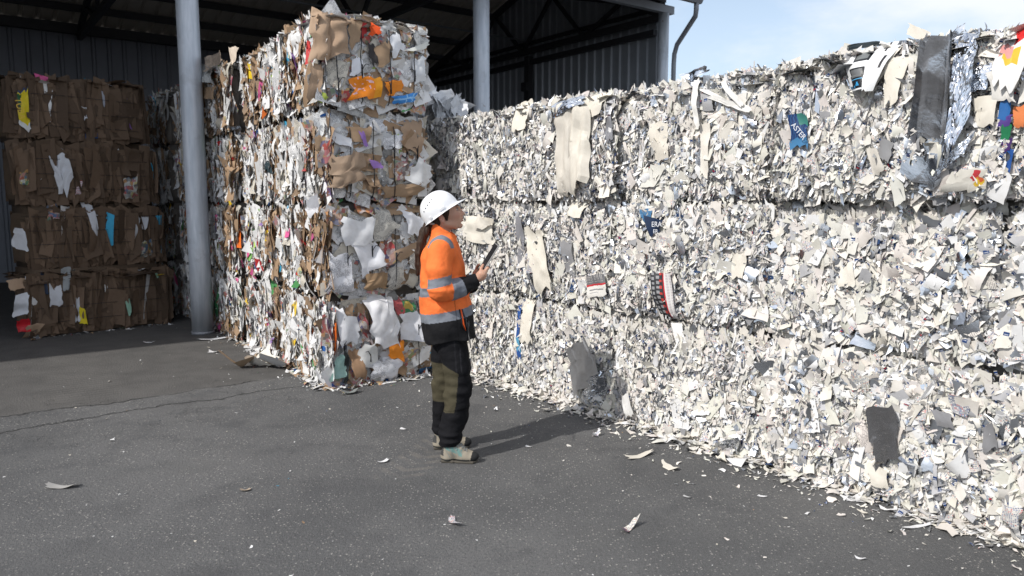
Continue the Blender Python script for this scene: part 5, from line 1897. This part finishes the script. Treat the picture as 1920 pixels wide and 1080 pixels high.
# --------------------------------------------------------------- hair
H = SDF((-.34, -.14, 1.12), (.08, .14, 1.74), .0034)
H.ell(hp(.006, 0, .053), (.098, .078, .086), .01, HR)
H.ell(hp(-.03, 0, -.005), (.068, .066, .062), .03, HR)
H.box(hp(.125, 0, -.02), (.075, .2, .105), .004, .012, HR @ ry(R(-14)), sub=True)      # face opening
for s in (-1, 1):
    H.ell(hp(.0, .078 * s, -.002), (.022, .03, .036), .010, er, sub=True)              # round the ear
    H.cap(hp(.034, .069 * s, .040), hp(.030, .072 * s, -.012), .010, .003, .008)        # side lock
tail = [(-.150, 0, 1.510), (-.176, -.012, 1.47), (-.196, -.022, 1.41), (-.210, -.03, 1.34), (-.220, -.03, 1.27), (-.226, -.026, 1.20)]
rr_ = (.034, .030, .027, .024, .017, .006)
for i in range(5):
    H.cap(tail[i], tail[i + 1], rr_[i], rr_[i + 1], .012)
for j in range(5):
    a_ = np.array(tail[2]) + (random.Random(j).uniform(-.02, .02), random.Random(j + 9).uniform(-.025, .01), 0)
    H.cap(a_, a_ + np.array((-.022 + .01 * j, -.012, -.20)), .010, .002, .006)
H.noise(.006, (120, 120, 10), 5)
H.noise(.004, (60, 60, 14), 6)
P, F = H.mesh()
P = relax(P, F, 1, .4)
mesh_np('hair', P, F, M['hair'], person)

# --------------------------------------------------------------- helmet
HM = np.array([-.068, 0, 1.606])
MR = ry(R(36))
helm = empty('helmet', tuple(HM))
helm.parent = person
helm.rotation_euler = (0, -R(36), 0)


def helmet_shell():
    V, Fq = [], []
    nphi = 72
    prof = []
    for i in range(15):                     # dome from crown to rim
        a = i / 14 * PI / 2
        prof.append((math.sin(a) ** .88, math.cos(a) ** .92, 0.0))
    prof += [(1.0, -.05, .0), (1.03, -.09, .0), (1.045, -.115, .55), (1.06, -.13, 1.0), (1.05, -.155, 1.0), (1.02, -.13, .9), (.97, -.06, 0), (.90, .05, 0)]
    for r_, h_, br in prof:
        for j in range(nphi):
            p = 2 * PI * j / nphi
            ca, sa = math.cos(p), math.sin(p)
            ra, rb = .126, .104
            peak = max(0.0, ca) ** 2.2
            ex = br * (.008 + .044 * peak)
            x = r_ * ra * ca + ex * ca
            y = r_ * rb * sa + ex * sa * .9
            z = .128 * h_ - br * .010 * peak + (br * .004 * (1 - peak))
            ridge = .006 * math.exp(-(y / .018) ** 2) * max(0, h_) * (1 if h_ > .2 else 0)
            ridge += .0035 * (math.exp(-((abs(y) - .05) / .008) ** 2)) * (max(0, h_) ** .5 if .15 < h_ < .95 else 0)
            V.append((x, y, z + ridge))
    for i in range(len(prof) - 1):
        for j in range(nphi):
            a = i * nphi + j
            b = i * nphi + (j + 1) % nphi
            Fq.append((a, a + nphi, b + nphi, b))
    return mesh_np('shell', np.array(V), np.array(Fq), M['helmet'], helm)


shell = helmet_shell()
g = MB()
for s in (-1, 1):
    for i in range(5):
        a = R(200 - 0 + i * 0)
        t_ = -.085 + .021 * i
        zz = .062 + .0125 * i - .0012 * i * i
        yy = .104 * math.sqrt(max(0, 1 - (t_ / .126) ** 2 - min(.95, (zz / .128)) ** 2.15)) + .004
        c = np.array([t_, s * yy, zz])
        g.tube([c + (0, -s * .004, 0), c + (0, s * .0022, .001)], .0036, 8)
g.build('air_holes', M['black'], helm)
for s in (-1, 1):
    g = MB()
    g.box((.018, s * .1035, .012), (.040, .010, .013))
    g.build('side_clip', M['helmet'], helm)
    g = MB()
    g.box((-.075, s * .088, .006), (.022, .010, .012), np.array([[.8, -.6 * s, 0], [.6 * s, .8, 0], [0, 0, 1]]))
    g.build('side_clip', M['helmet'], helm)
g = MB()
g.tube([hp(-.10, -.040, .0), hp(-.075, -.062, -.012), hp(-.055, -.066, -.018)], .006, 8)
g.build('chin_strap', M['tab_back'], helm)
helm.children[-1].matrix_parent_inverse = Matrix.Identity(4)
st = helm.children[-1]
for o_ in helm.children:
    if o_.name.startswith('chin_strap'):
        inv = np.linalg.inv(MR)
        for v in o_.data.vertices:
            v.co = Vector(inv @ (np.array(v.co) - HM))

# --------------------------------------------------------------- jacket
J = SDF((-.34, -.36, .70), (.24, .36, 1.56), .0045)
zs = np.array([.70, .78, .86, .95, 1.05, 1.15, 1.25, 1.33, 1.39, 1.43, 1.47])
cx = np.array([-.014, -.018, -.026, -.038, -.050, -.058, -.064, -.068, -.066, -.062, -.060])
ax_ = np.array([.160, .163, .166, .166, .162, .152, .140, .128, .112, .090, .066])
bx_ = np.array([.205, .208, .205, .200, .198, .200, .205, .200, .178, .125, .075])


def torso(x, y, z):
    zz = z - .14 * (x + .03)
    c = np.interp(zz, zs, cx)
    a = np.interp(zz, zs, ax_)
    b = np.interp(zz, zs, bx_)
    r = (np.abs((x - c) / a) ** 2.4 + np.abs(y / b) ** 2.4) ** (1 / 2.4)
    d = (r - 1) * np.minimum(a, b) * .9
    return np.maximum(d, np.maximum(.785 - zz, zz - 1.47))


J.add(torso, (-.26, -.24, .72), (.2, .24, 1.5), .01)
T_only = J.v.copy()
AR = {}
for s in (-1, 1):
    S1 = np.array(SHO[s])
    mid = (S1 + np.array(ELB[s])) / 2 + np.array((-.012, .012 * s, 0))
    E1 = np.array(ELB[s]) + (-.006, 0, -.006)
    W1 = np.array(WRI[s])
    fm_ = (E1 * .45 + W1 * .55) + np.array((0, 0, -.012))
    J.cap(S1 + (0, -.03 * s, .0), S1, .082, .080, .03)
    J.cap(S1, mid, .080, .079, .02)
    J.cap(mid, E1, .079, .072, .02)
    J.cap(E1, fm_, .070, .062, .015)
    J.cap(fm_, W1, .062, .046, .012)
    AR[s] = (S1, mid, E1, fm_, W1)
# collar, a stand-up ring open at the top
ca_, cb_ = np.array((-.058, 0, 1.415)), np.array((-.046, 0, 1.495))


def collar(x, y, z):
    d = cb_ - ca_
    L = np.linalg.norm(d)
    d = d / L
    t = (x - ca_[0]) * d[0] + (z - ca_[2]) * d[2]
    px = x - ca_[0] - t * d[0]
    pz = z - ca_[2] - t * d[2]
    rr = np.sqrt((px / 1.06) ** 2 + pz ** 2 + (y / .96) ** 2)
    tilt = .34 * px
    return np.maximum(np.abs(rr - .074) - .0085, np.maximum(-.03 - t, t - (L - tilt)))


J.add(collar, (-.16, -.1, 1.36), (.06, .1, 1.55), .012)
J.cap((-.060, 0, 1.43), (-.035, 0, 1.62), .063, .066, .006, sub=True)
# folds: broad sag, compressed creases at the elbows, drag lines
J.noise(.007, (11, 11, 15), 21)
J.noise(.0045, (22, 22, 9), 22)
J.noise(.006, (16, 16, 46), 23, lambda x, y, z: np.exp(-(((z - 1.13) / .055) ** 2)) * (np.abs(y) > .12))
J.noise(.005, (46, 20, 20), 24, lambda x, y, z: (np.exp(-(((x - .02) / .08) ** 2)) * (np.abs(y) > .09) * (np.abs(z - 1.14) < .09)))
for s in (-1, 1):                        # sleeve openings
    W1 = np.array(WRI[s])
    dd_ = W1 - AR[s][3]
    dd_ /= np.linalg.norm(dd_)
    J.cap(W1 + dd_ * .022, W1 + dd_ * .12, .036, .036, .006, sub=True)
P, F = J.mesh()
P = relax(P, F, 2, .5)
OR, TAPE, BLK = np.array((1.0, .22, .055)), np.array((.215, .235, .27)), np.array((.011, .011, .0125))
C = np.tile(OR, (len(P), 1))
x, y, z = P.T
# torso or sleeve?
d_arm = {}
par = {}
for s in (-1, 1):
    best = np.full(len(P), 9.)
    pp = np.zeros(len(P))
    pts = AR[s]
    rad = (.080, .079, .072, .062, .046)
    for i in range(4):
        a, b = pts[i], pts[i + 1]
        ab = b - a
        t = np.clip(((P - a) @ ab) / (ab @ ab), 0, 1)
        d = np.linalg.norm(P - a - t[:, None] * ab, axis=1) - (rad[i] + (rad[i + 1] - rad[i]) * t)
        k_ = d < best
        best[k_], pp[k_] = d[k_], (i + t)[k_]
    d_arm[s], par[s] = best, pp
tsdf = SDF.__new__(SDF)
tsdf.lo, tsdf.h, tsdf.n, tsdf.v = J.lo, J.h, J.n, T_only
d_t = tsdf.at(P)
qz = z - .17 * (x + .03)
tor = np.ones(len(P), bool)
for s in (-1, 1):
    tor &= ~((d_arm[s] < d_t - .002) & (z < 1.36 if True else True))
qb = qz
C[tor & (qb < .928)] = BLK
C[tor & (qb >= .928) & (qb < .986)] = TAPE
C[tor & (qb >= 1.098) & (qb < 1.156)] = TAPE
for s in (-1, 1):
    arm = (~tor) & (np.sign(y) == s)
    qa = z - .22 * (x + .08)
    up = arm & (par[s] < 2.25)
    C[up & (qa > 1.152) & (qa < 1.208) & (x < .03)] = TAPE
    fp = par[s] + .9 * (z - (AR[s][2][2] + (AR[s][4][2] - AR[s][2][2]) * .4)) * 0
    C[arm & (par[s] > 2.48) & (par[s] < 3.02)] = TAPE
    C[arm & (par[s] >= 3.02)] = BLK
# shoulder yoke tape
e1 = np.sqrt(((x + .075) / .083) ** 2 + ((z - 1.375) / .082) ** 2)
C[(np.abs(y) > .085) & (z > 1.385) & (e1 > .80) & (e1 < 1.06)] = TAPE
# inside of the collar and seams
C[tor & (np.abs(x - .028 + .1 * (z - .9)) < .0028) & (y < -.1) & (qb < 1.07) & (qb > .79)] *= .55
jacket = mesh_np('jacket', P, F, M['cloth'], person, True, pcol=C)


def on_jacket(px, pz, lift=.002):
    """where the near side of the jacket lies at (x, z)"""
    ys = np.arange(-.30, 0, .002)
    d = J.at(np.stack([np.full_like(ys, px), ys, np.full_like(ys, pz)], 1))
    i = int(np.argmax(d < 0))
    return np.array((px, ys[i] - lift, pz))


# slanted zip pocket
zl = [(.058, 1.000), (.066, .955), (.074, .905), (.088, .862), (.100, .815), (.108, .780)]
g = MB()
g.tube([on_jacket(a - .007, b, .003) for a, b in zl[:4]], [.0045, .006, .006, .003], 8)
g.build('pocket_zip', M['orange_zip'], jacket, True)
g = MB()
g.tube([on_jacket(a - .016, b, .002) for a, b in zl[:4]] , .0035, 8)
g.tube([on_jacket(a + (.002, .004, .016, .006, .002, .0)[i], b, .002) for i, (a, b) in enumerate(zl)], [.003, .004, .005, .006, .005, .004], 8)
g.build('pocket_edge', M['black'], jacket, True)
g = MB()
pl = [on_jacket(*p, .0035) for p in ((.066, .985), (.082, .945), (.105, .915), (.106, .890), (.094, .866), (.084, .900), (.076, .94))]
g.add(pl, [tuple(range(7))[::-1]])
fo = g.build('pocket_flap', M['grey_zip'], jacket)
md = fo.modifiers.new('thickness', 'SOLIDIFY')
md.thickness = .003

# --------------------------------------------------------------- trousers
Tr = SDF((-.26, -.30, .05), (.22, .30, .92), .0045)
Tr.ell((-.02, 0, .84), (.135, .165, .11), .03)
legs = {-1: [(-.012, -.088, .80, .098), (.022, -.100, .62, .092), (.030, -.108, .46, .082), (.006, -.116, .30, .078), (-.022, -.122, .18, .073), (-.028, -.125, .105, .070)],
        1: [(-.030, .088, .80, .098), (-.050, .092, .62, .090), (-.056, .094, .46, .080), (-.068, .105, .30, .074), (-.070, .118, .18, .068), (-.066, .122, .105, .064)]}
for s in (-1, 1):
    L = legs[s]
    for i in range(5):
        Tr.cap(L[i][:3], L[i + 1][:3], L[i][3], L[i + 1][3], .02)
Tr.noise(.009, (9, 9, 12), 31)
Tr.noise(.007, (15, 15, 30), 32, lambda x, y, z: np.exp(-((z - .44) / .10) ** 2) + .5)
Tr.noise(.012, (9, 9, 42), 33, lambda x, y, z: np.exp(-((z - .16) / .075) ** 2))
for s in (-1, 1):
    L = legs[s]
    Tr.box((L[5][0], L[5][1], .0), (.14, .11, .112), .002, .004, sub=True)
P, F = Tr.mesh()
P = relax(P, F, 2, .5)
x, y, z = P.T
C = np.tile(np.array((.0115, .0115, .0135)), (len(P), 1))
OL = np.array((.075, .066, .042))
w_ = .006 * vnoise(x * 20, y * 20, z * 20, 4)
near_ = y < 0
edge_ = np.interp(z, [.30, .36, .62, .70], [.010, .012, .036, .040])
C[near_ & (x + w_ < edge_) & (z > .335 + .1 * (x + .05)) & (z < .635 - .55 * (x + .05)) & (x > -.16)] = OL
C[(~near_) & (x + w_ < -.0) & (z > .35) & (z < .615)] = OL
# stitched pocket on the near thigh
C[near_ & (np.abs(x - .052 + .06 * (z - .6)) < .003) & (z > .60) & (z < .76)] = (.03, .03, .034)
C[near_ & (np.abs(x - .02 + .06 * (z - .6)) < .0025) & (z > .60) & (z < .80)] = (.026, .026, .03)
C[(np.abs(z - .345 - .1 * (x + .05)) < .004)] *= .7
mesh_np('trousers', P, F, M['trouser'], person, True, pcol=C)

# --------------------------------------------------------------- boots
for s, hx, hy, az in ((-1, -.070, -.126, -12), (1, -.126, .128, 0)):
    bt = empty('boot', (hx, hy, 0), R(az))
    bt.parent = person
    bt.scale = (.90, .95, 1.0) if s < 0 else (.96, .96, 1.0)
    D = SDF((-.06, -.08, .0), (.30, .08, .20), .0036)
    D.cap((.045, 0, .10), (.046, 0, .165), .046, .049, .02)
    D.cap((.06, 0, .125), (.125, 0, .082), .040, .036, .02)
    D.cap((.030, 0, .060), (.060, 0, .085), .040, .043, .02)
    D.ell((.035, 0, .045), (.048, .038, .045), .02)
    D.cap((.07, 0, .075), (.16, .003, .052), .042, .036, .02)
    D.ell((.160, .004, .040), (.088, .046, .040), .02)
    D.ell((.036, 0, .03), (.050, .040, .04), .02)
    D.ell((.215, .006, .040), (.045, .038, .030), .015)
    D.box((.115, 0, -.036), (.3, .2, .05), .001, .004, sub=True)
    D.noise(.003, (30, 30, 30), 41 + s)
    Du = D
    P, F = D.mesh()
    P = relax(P, F, 1, .5)
    x, y, z = P.T
    C = np.tile(np.array((.34, .30, .235)), (len(P), 1))
    wv = .006 * vnoise(x * 40, y * 40, z * 40, 3)
    teal = (np.abs(z - (.102 - .36 * (x - .06)) + wv) < .020) & (x > .015) & (x < .145) & (np.abs(y) > .018)
    C[teal] = (.17, .30, .275)
    C[(np.abs((x * 1.0 + z * .6) % .034 - .017) < .004) & (x > .02) & (x < .15) & (z > .045) & (np.abs(y) > .02)] = (.26, .27, .24)
    C[(x > .205 + .25 * (z - .03)) & (z < .078)] = (.018, .019, .02)
    C[(z < .030) & (x < .20)] = (.055, .055, .05)
    C[(x < .012) & (z > .05) & (z < .10)] = (.06, .06, .058)
    C[z > .150] = (.05, .05, .05)
    up = mesh_np('upper', P, F, M['boot'], bt, True, pcol=C)
    D = SDF((-.06, -.08, -.01), (.30, .08, .06), .0036)
    D.box((.036, 0, .010), (.046, .034, .010), .006, .01)
    D.box((.145, .003, .008), (.080, .037, .008), .006, .006)
    D.ell((.212, .005, .010), (.040, .034, .010), .01)
    D.cap((.086, -.09, .0), (.086, .09, .0), .006, .006, .004, sub=True)
    P, F = D.mesh()
    P[:, 2] = np.maximum(P[:, 2], .001)
    so_ = mesh_np('sole', P, F, M['sole'], bt)
    def top(xx, yy, lift=.0015):
        zs_ = np.arange(.19, .03, -.002)
        d_ = Du.at(np.stack([np.full_like(zs_, xx), np.full_like(zs_, yy), zs_], 1))
        return (xx, yy, float(zs_[int(np.argmax(d_ < 0))]) + lift)
    g = MB()
    for i in range(6):
        xx = .082 + .0175 * i
        wy = .030 - .0012 * i
        for sg in (-1, 1):
            pts = [top(xx - .007 * 1 + .016 * (q_ + 1) / 2, sg * wy * q_, .002) for q_ in (-1, -.5, 0, .5, 1)]
            g.tube(pts, .0034, 6)
    g.tube([top(.084, 0, .004), top(.10, -.026, .004), top(.115, -.036, .004), top(.108, -.040, .003)], .003, 6)
    g.tube([top(.084, 0, .004), top(.09, .026, .004), top(.11, .034, .004)], .003, 6)
    g.build('laces', M['lace'], bt, True)

# --------------------------------------------------------------- tablet, held in both hands
tab = empty('tablet', tuple(PB), R(5.0))
th_ = R(5.0)
tcw = np.array([math.cos(th_) * TC[0] - math.sin(th_) * TC[1], math.sin(th_) * TC[0] + math.cos(th_) * TC[1], TC[2]]) + np.array([PB[0], PB[1], 0])
tab.location = tuple(tcw)
tag(tab, 'slim dark tablet in a grey case held upright in the hands of the worker', 'tablet')
Rt = np.stack([TA, TWv, TN], 1)
g = MB()
g.box(TN * -.0045, (.240, .178, .009), Rt)
o_ = g.build('case', M['tab_back'], tab)
bv = o_.modifiers.new('bevel', 'BEVEL')
bv.width = .0018
bv.segments = 2
g = MB()
g.box(TN * .0020, (.232, .170, .0045), Rt)
g.build('screen', M['glass'], tab)
# ================================================================== loose paper on the ground
def litter(px, py, ln, wd, rot, col, label, name='paper_scrap', curl=.6, crumple=.25, prt=0, metal=0., rough=.8, n=8, m=12, seed=1, group='scraps of paper on the asphalt', lift=.004, cat='paper scrap', paint=None):
    P0 = on_ground(px, py)
    rng = np.random.default_rng(seed + int(px))
    s, t = (q.ravel() for q in np.meshgrid(np.linspace(-.5, .5, n + 1), np.linspace(-.5, .5, m + 1), indexing='ij'))
    x = (s + .16 * vnoise(t * 4, s * 3, s * 0, seed + int(px)) * np.abs(s) * 2) * wd
    y = (t + .16 * vnoise(s * 4, t * 3, s * 0 + 5, seed + int(px))* np.abs(t) * 2) * ln
    x = x + .25 * wd * np.sin(t * 3 + px)
    z = .55 * curl * (y * math.cos(.6) + x * math.sin(.6)) ** 2 / max(ln, wd) * 1.2
    for i in range(3):
        ph = rng.random() * 2 * PI
        q = x * math.cos(ph) + y * math.sin(ph)
        z = z + crumple * (rng.random() - .35) * np.abs(q - (rng.random() - .5) * wd)
    z = z - z.min() + lift
    a = R(rot)
    V = np.stack([x * math.cos(a) - y * math.sin(a), x * math.sin(a) + y * math.cos(a), z], 1)
    ii, jj = np.meshgrid(np.arange(n), np.arange(m), indexing='ij')
    a0 = (ii * (m + 1) + jj).ravel()
    F = np.stack([a0, a0 + m + 1, a0 + m + 2, a0 + 1], 1)
    C = np.tile(np.array(col, float), (len(F), 1))
    Sf = np.tile(np.array((metal, rough, prt / 8, rng.random())), (len(F), 1))
    if paint is not None:
        paint((s + .5)[F].mean(1), (t + .5)[F].mean(1), C, Sf)
    o = mesh_np(name, V, F, M['scrap'], None, True, np.stack([x, y], 1), C, Sf)
    o.location = (float(P0[0]), float(P0[1]), 0)
    o.data.set_sharp_from_angle(angle=R(12))
    tag(o, label, cat, group)
    return o


PW, PC = (.74, .74, .75), (.70, .66, .58)
litter(1196, 856, .22, .05, -62, PC, 'forked cream paper strip lying in the open halfway between the worker and the wall')
litter(1256, 878, .10, .07, 70, (.74, .70, .62), 'flat cream card on the asphalt right of the forked strip')
litter(1354, 864, .12, .055, -15, PC, 'curled cream strip standing up on the asphalt near the wall foot', curl=1.6)
litter(1118, 819, .055, .045, 10, PW, 'small folded white carton piece standing in the shadow\'s edge', curl=2.0, prt=2)
litter(1180, 994, .14, .04, -35, PC, 'cream and dark printed curl at the bottom middle of the yard', curl=1.3, prt=2, paint=lambda s, t, C, Sf: C.__setitem__(t < .45, (.16, .08, .10)))
litter(853, 980, .12, .035, 25, (.55, .52, .50), 'small printed strip below the boots, nearest the camera', prt=2)
litter(718, 866, .07, .035, -50, PW, 'small white paper chip left of the boots')
litter(120, 914, .16, .05, -70, (.40, .39, .37), 'grey twisted paper strip alone at the lower left of the yard', curl=.9)
litter(460, 920, .06, .03, -70, (.34, .28, .22), 'tiny brown cardboard chip below the cracks')
litter(404, 660, .12, .07, -80, PW, 'square white paper flake in front of the front post')
litter(400, 637, .30, .08, -72, (.66, .67, .70), 'flat white paper lying at the foot of the front post', curl=.1, crumple=.1)
litter(281, 643, .12, .04, -40, PW, 'thin white paper curl in front of the cardboard bales', curl=1.0)
litter(930, 770, .07, .03, 20, PW, 'white paper crumb right of the worker\'s knees', curl=1.5)
litter(1216, 814, .05, .025, 60, PW, 'white paper chip close beside the wall foot in the middle')
litter(992, 838, .05, .02, 70, PW, 'pale paper sliver lying on the worker\'s shadow')
litter(1600, 940, .07, .022, 60, PW, 'thin white paper sliver out from the grey foil bale')
litter(1617, 962, .05, .03, 0, PC, 'small bent cream chip near the long ribbons')
litter(1429, 932, .05, .02, 65, PW, 'white paper sliver alone on open asphalt')
litter(1613, 1048, .05, .02, 65, PW, 'pale blue-white chip at the lower edge of the yard')
litter(1288, 933, .04, .02, 75, (.5, .5, .5), 'faint grey flake on the open asphalt')
litter(756, 806, .05, .025, 60, PW, 'white paper speck left of the trouser hems')
litter(206, 716, .04, .02, 60, (.42, .40, .37), 'dun flake beside the cracked joint')
litter(212, 826, .05, .03, 40, (.6, .6, .6), 'pale flake below the joint on the left')
litter(1772, 972, .34, .04, -68, (.74, .73, .70), 'long white paper ribbon at the near end of the wall foot', 'paper_ribbon', curl=.25, cat='paper ribbon', group='paper ribbons by the wall foot', m=20)
litter(1746, 966, .16, .07, -50, PW, 'broad white torn piece at the head of the ribbons', 'paper_ribbon', curl=.6, cat='paper ribbon', group='paper ribbons by the wall foot')
litter(1720, 990, .18, .022, -75, PW, 'thin white ribbon lying nearest the open asphalt', 'paper_ribbon', curl=.3, cat='paper ribbon', group='paper ribbons by the wall foot', m=18)
litter(1838, 996, .30, .03, -82, PW, 'white ribbon tucked along the wall foot', 'paper_ribbon', curl=.3, cat='paper ribbon', group='paper ribbons by the wall foot', m=18)
litter(1890, 1020, .26, .035, -85, (.68, .66, .62), 'greyish ribbon in the lower right corner', 'paper_ribbon', curl=.4, cat='paper ribbon', group='paper ribbons by the wall foot', m=18)
# waste that fell off the colourful stack
litter(446, 690, .34, .16, -75, (.42, .31, .21), 'torn brown cardboard piece fallen beside the colourful stack', 'cardboard_piece', crumple=1.0, curl=.1, cat='cardboard', group=None)
litter(494, 686, .30, .26, 20, (.72, .69, .63), 'crumpled pale paper beside the fallen cardboard', 'crumpled_paper', crumple=1.3, cat='paper', group='crumpled papers beside the colourful stack')
litter(514, 692, .30, .24, 60, (.78, .79, .80), 'crumpled white paper nearest the colourful stack', 'crumpled_paper', crumple=1.4, cat='paper', group='crumpled papers beside the colourful stack')
litter(530, 688, .16, .10, -30, (.68, .64, .62), 'small printed crumpled paper against the stack foot', 'crumpled_paper', crumple=1.2, prt=3, cat='paper', group='crumpled papers beside the colourful stack')
litter(612, 722, .20, .14, 40, (.76, .77, .79), 'crumpled white plastic bag at the corner of the colourful stack', 'plastic_bag', crumple=1.6, rough=.3, cat='bag', group=None)
litter(655, 737, .16, .09, -60, (.55, .60, .60), 'shiny torn foil wrapper in front of the colourful stack corner', 'foil_wrapper', crumple=.4, metal=.6, rough=.3, cat='wrapper', group=None)
litter(727, 719, .16, .06, -55, PW, 'flat white paper lying before the colourful end face', curl=.05, crumple=.06)
litter(520, 660, .14, .06, 10, (.12, .25, .12), 'dark green wrapper at the foot of the colourful stack', 'wrapper', crumple=.5, cat='wrapper', group=None)
# fine crumbs along the foot of the bales: beyond counting
H5 = Heap(900)


def crumbs(p0, p1, nrm, K, reach, size, picker):
    rng = H5.rng
    t = rng.random(K)
    off = np.abs(rng.normal(0, reach, K)) - .02
    P = p0 + t[:, None] * (p1 - p0) + off[:, None] * nrm
    b = size[0] * (size[1] / size[0]) ** rng.random(K)
    P[:, 2] = .005 + b * .10
    a = b / (1 + 3 * rng.random(K))
    col, surf = picker(rng, K)
    H5.sheets(P, np.array((1., 0, 0)), np.array((0., 1, 0)), np.array((0., 0, 1)), a, b, rng.random(K) * 2 * PI, rng.normal(0, .22, K), rng.normal(0, .22, K),
              rng.normal(0, .9, K), np.full(K, .25), 2, 3, col, surf, .3)


pwh = lambda r, K: pick_white(r, K, .10, .06, .08)
W0, W1 = WO - WD * 1.2, WO + WD * 5.3
crumbs(W0, W1, WN, 1500, .07, (.03, .12), pwh)
crumbs(W0, W1, WN, 1300, .16, (.012, .05), pwh)
crumbs(W0, W1, WN, 260, .5, (.008, .022), pwh)
pmx = lambda r, K: pick_mixed(r, K, .6, .14, .1, .05, .05)
crumbs(CO, CO - CD * 5.0, CN, 420, .05, (.03, .12), pmx)
crumbs(CO, CO - CD * 5.0, CN, 160, .18, (.012, .04), pmx)
crumbs(CO, CO - CN * 1.2, CE, 160, .05, (.03, .10), pmx)
crumbs(CO, CO - CN * 1.2, CE, 60, .2, (.01, .03), pmx)
crumbs(KO, KO + KX * KL, KN, 60, .08, (.02, .07), pmx)
rng = H5.rng
K = 260
P = np.stack([rng.uniform(-5, 3, K), rng.uniform(2.4, 8, K), np.full(K, .004)], 1)
P = P[((P - WO) @ WN > .1)]
K = len(P)
b_ = .006 * (3.2) ** rng.random(K)
col, surf = pick_mixed(rng, K, .6, .1, .2, .05, .0)
H5.sheets(P, np.array((1., 0, 0)), np.array((0., 1, 0)), np.array((0., 0, 1)), b_ * .6, b_, rng.random(K) * 6.28, rng.normal(0, .2, K), rng.normal(0, .2, K), rng.normal(0, .5, K), np.full(K, .2), 1, 2, col, surf, .3)
cr_o = H5.build('paper_litter', M['scrap'])
tag(cr_o, 'fine paper crumbs strewn along the foot of the bales and over the asphalt', 'litter', kind='stuff')
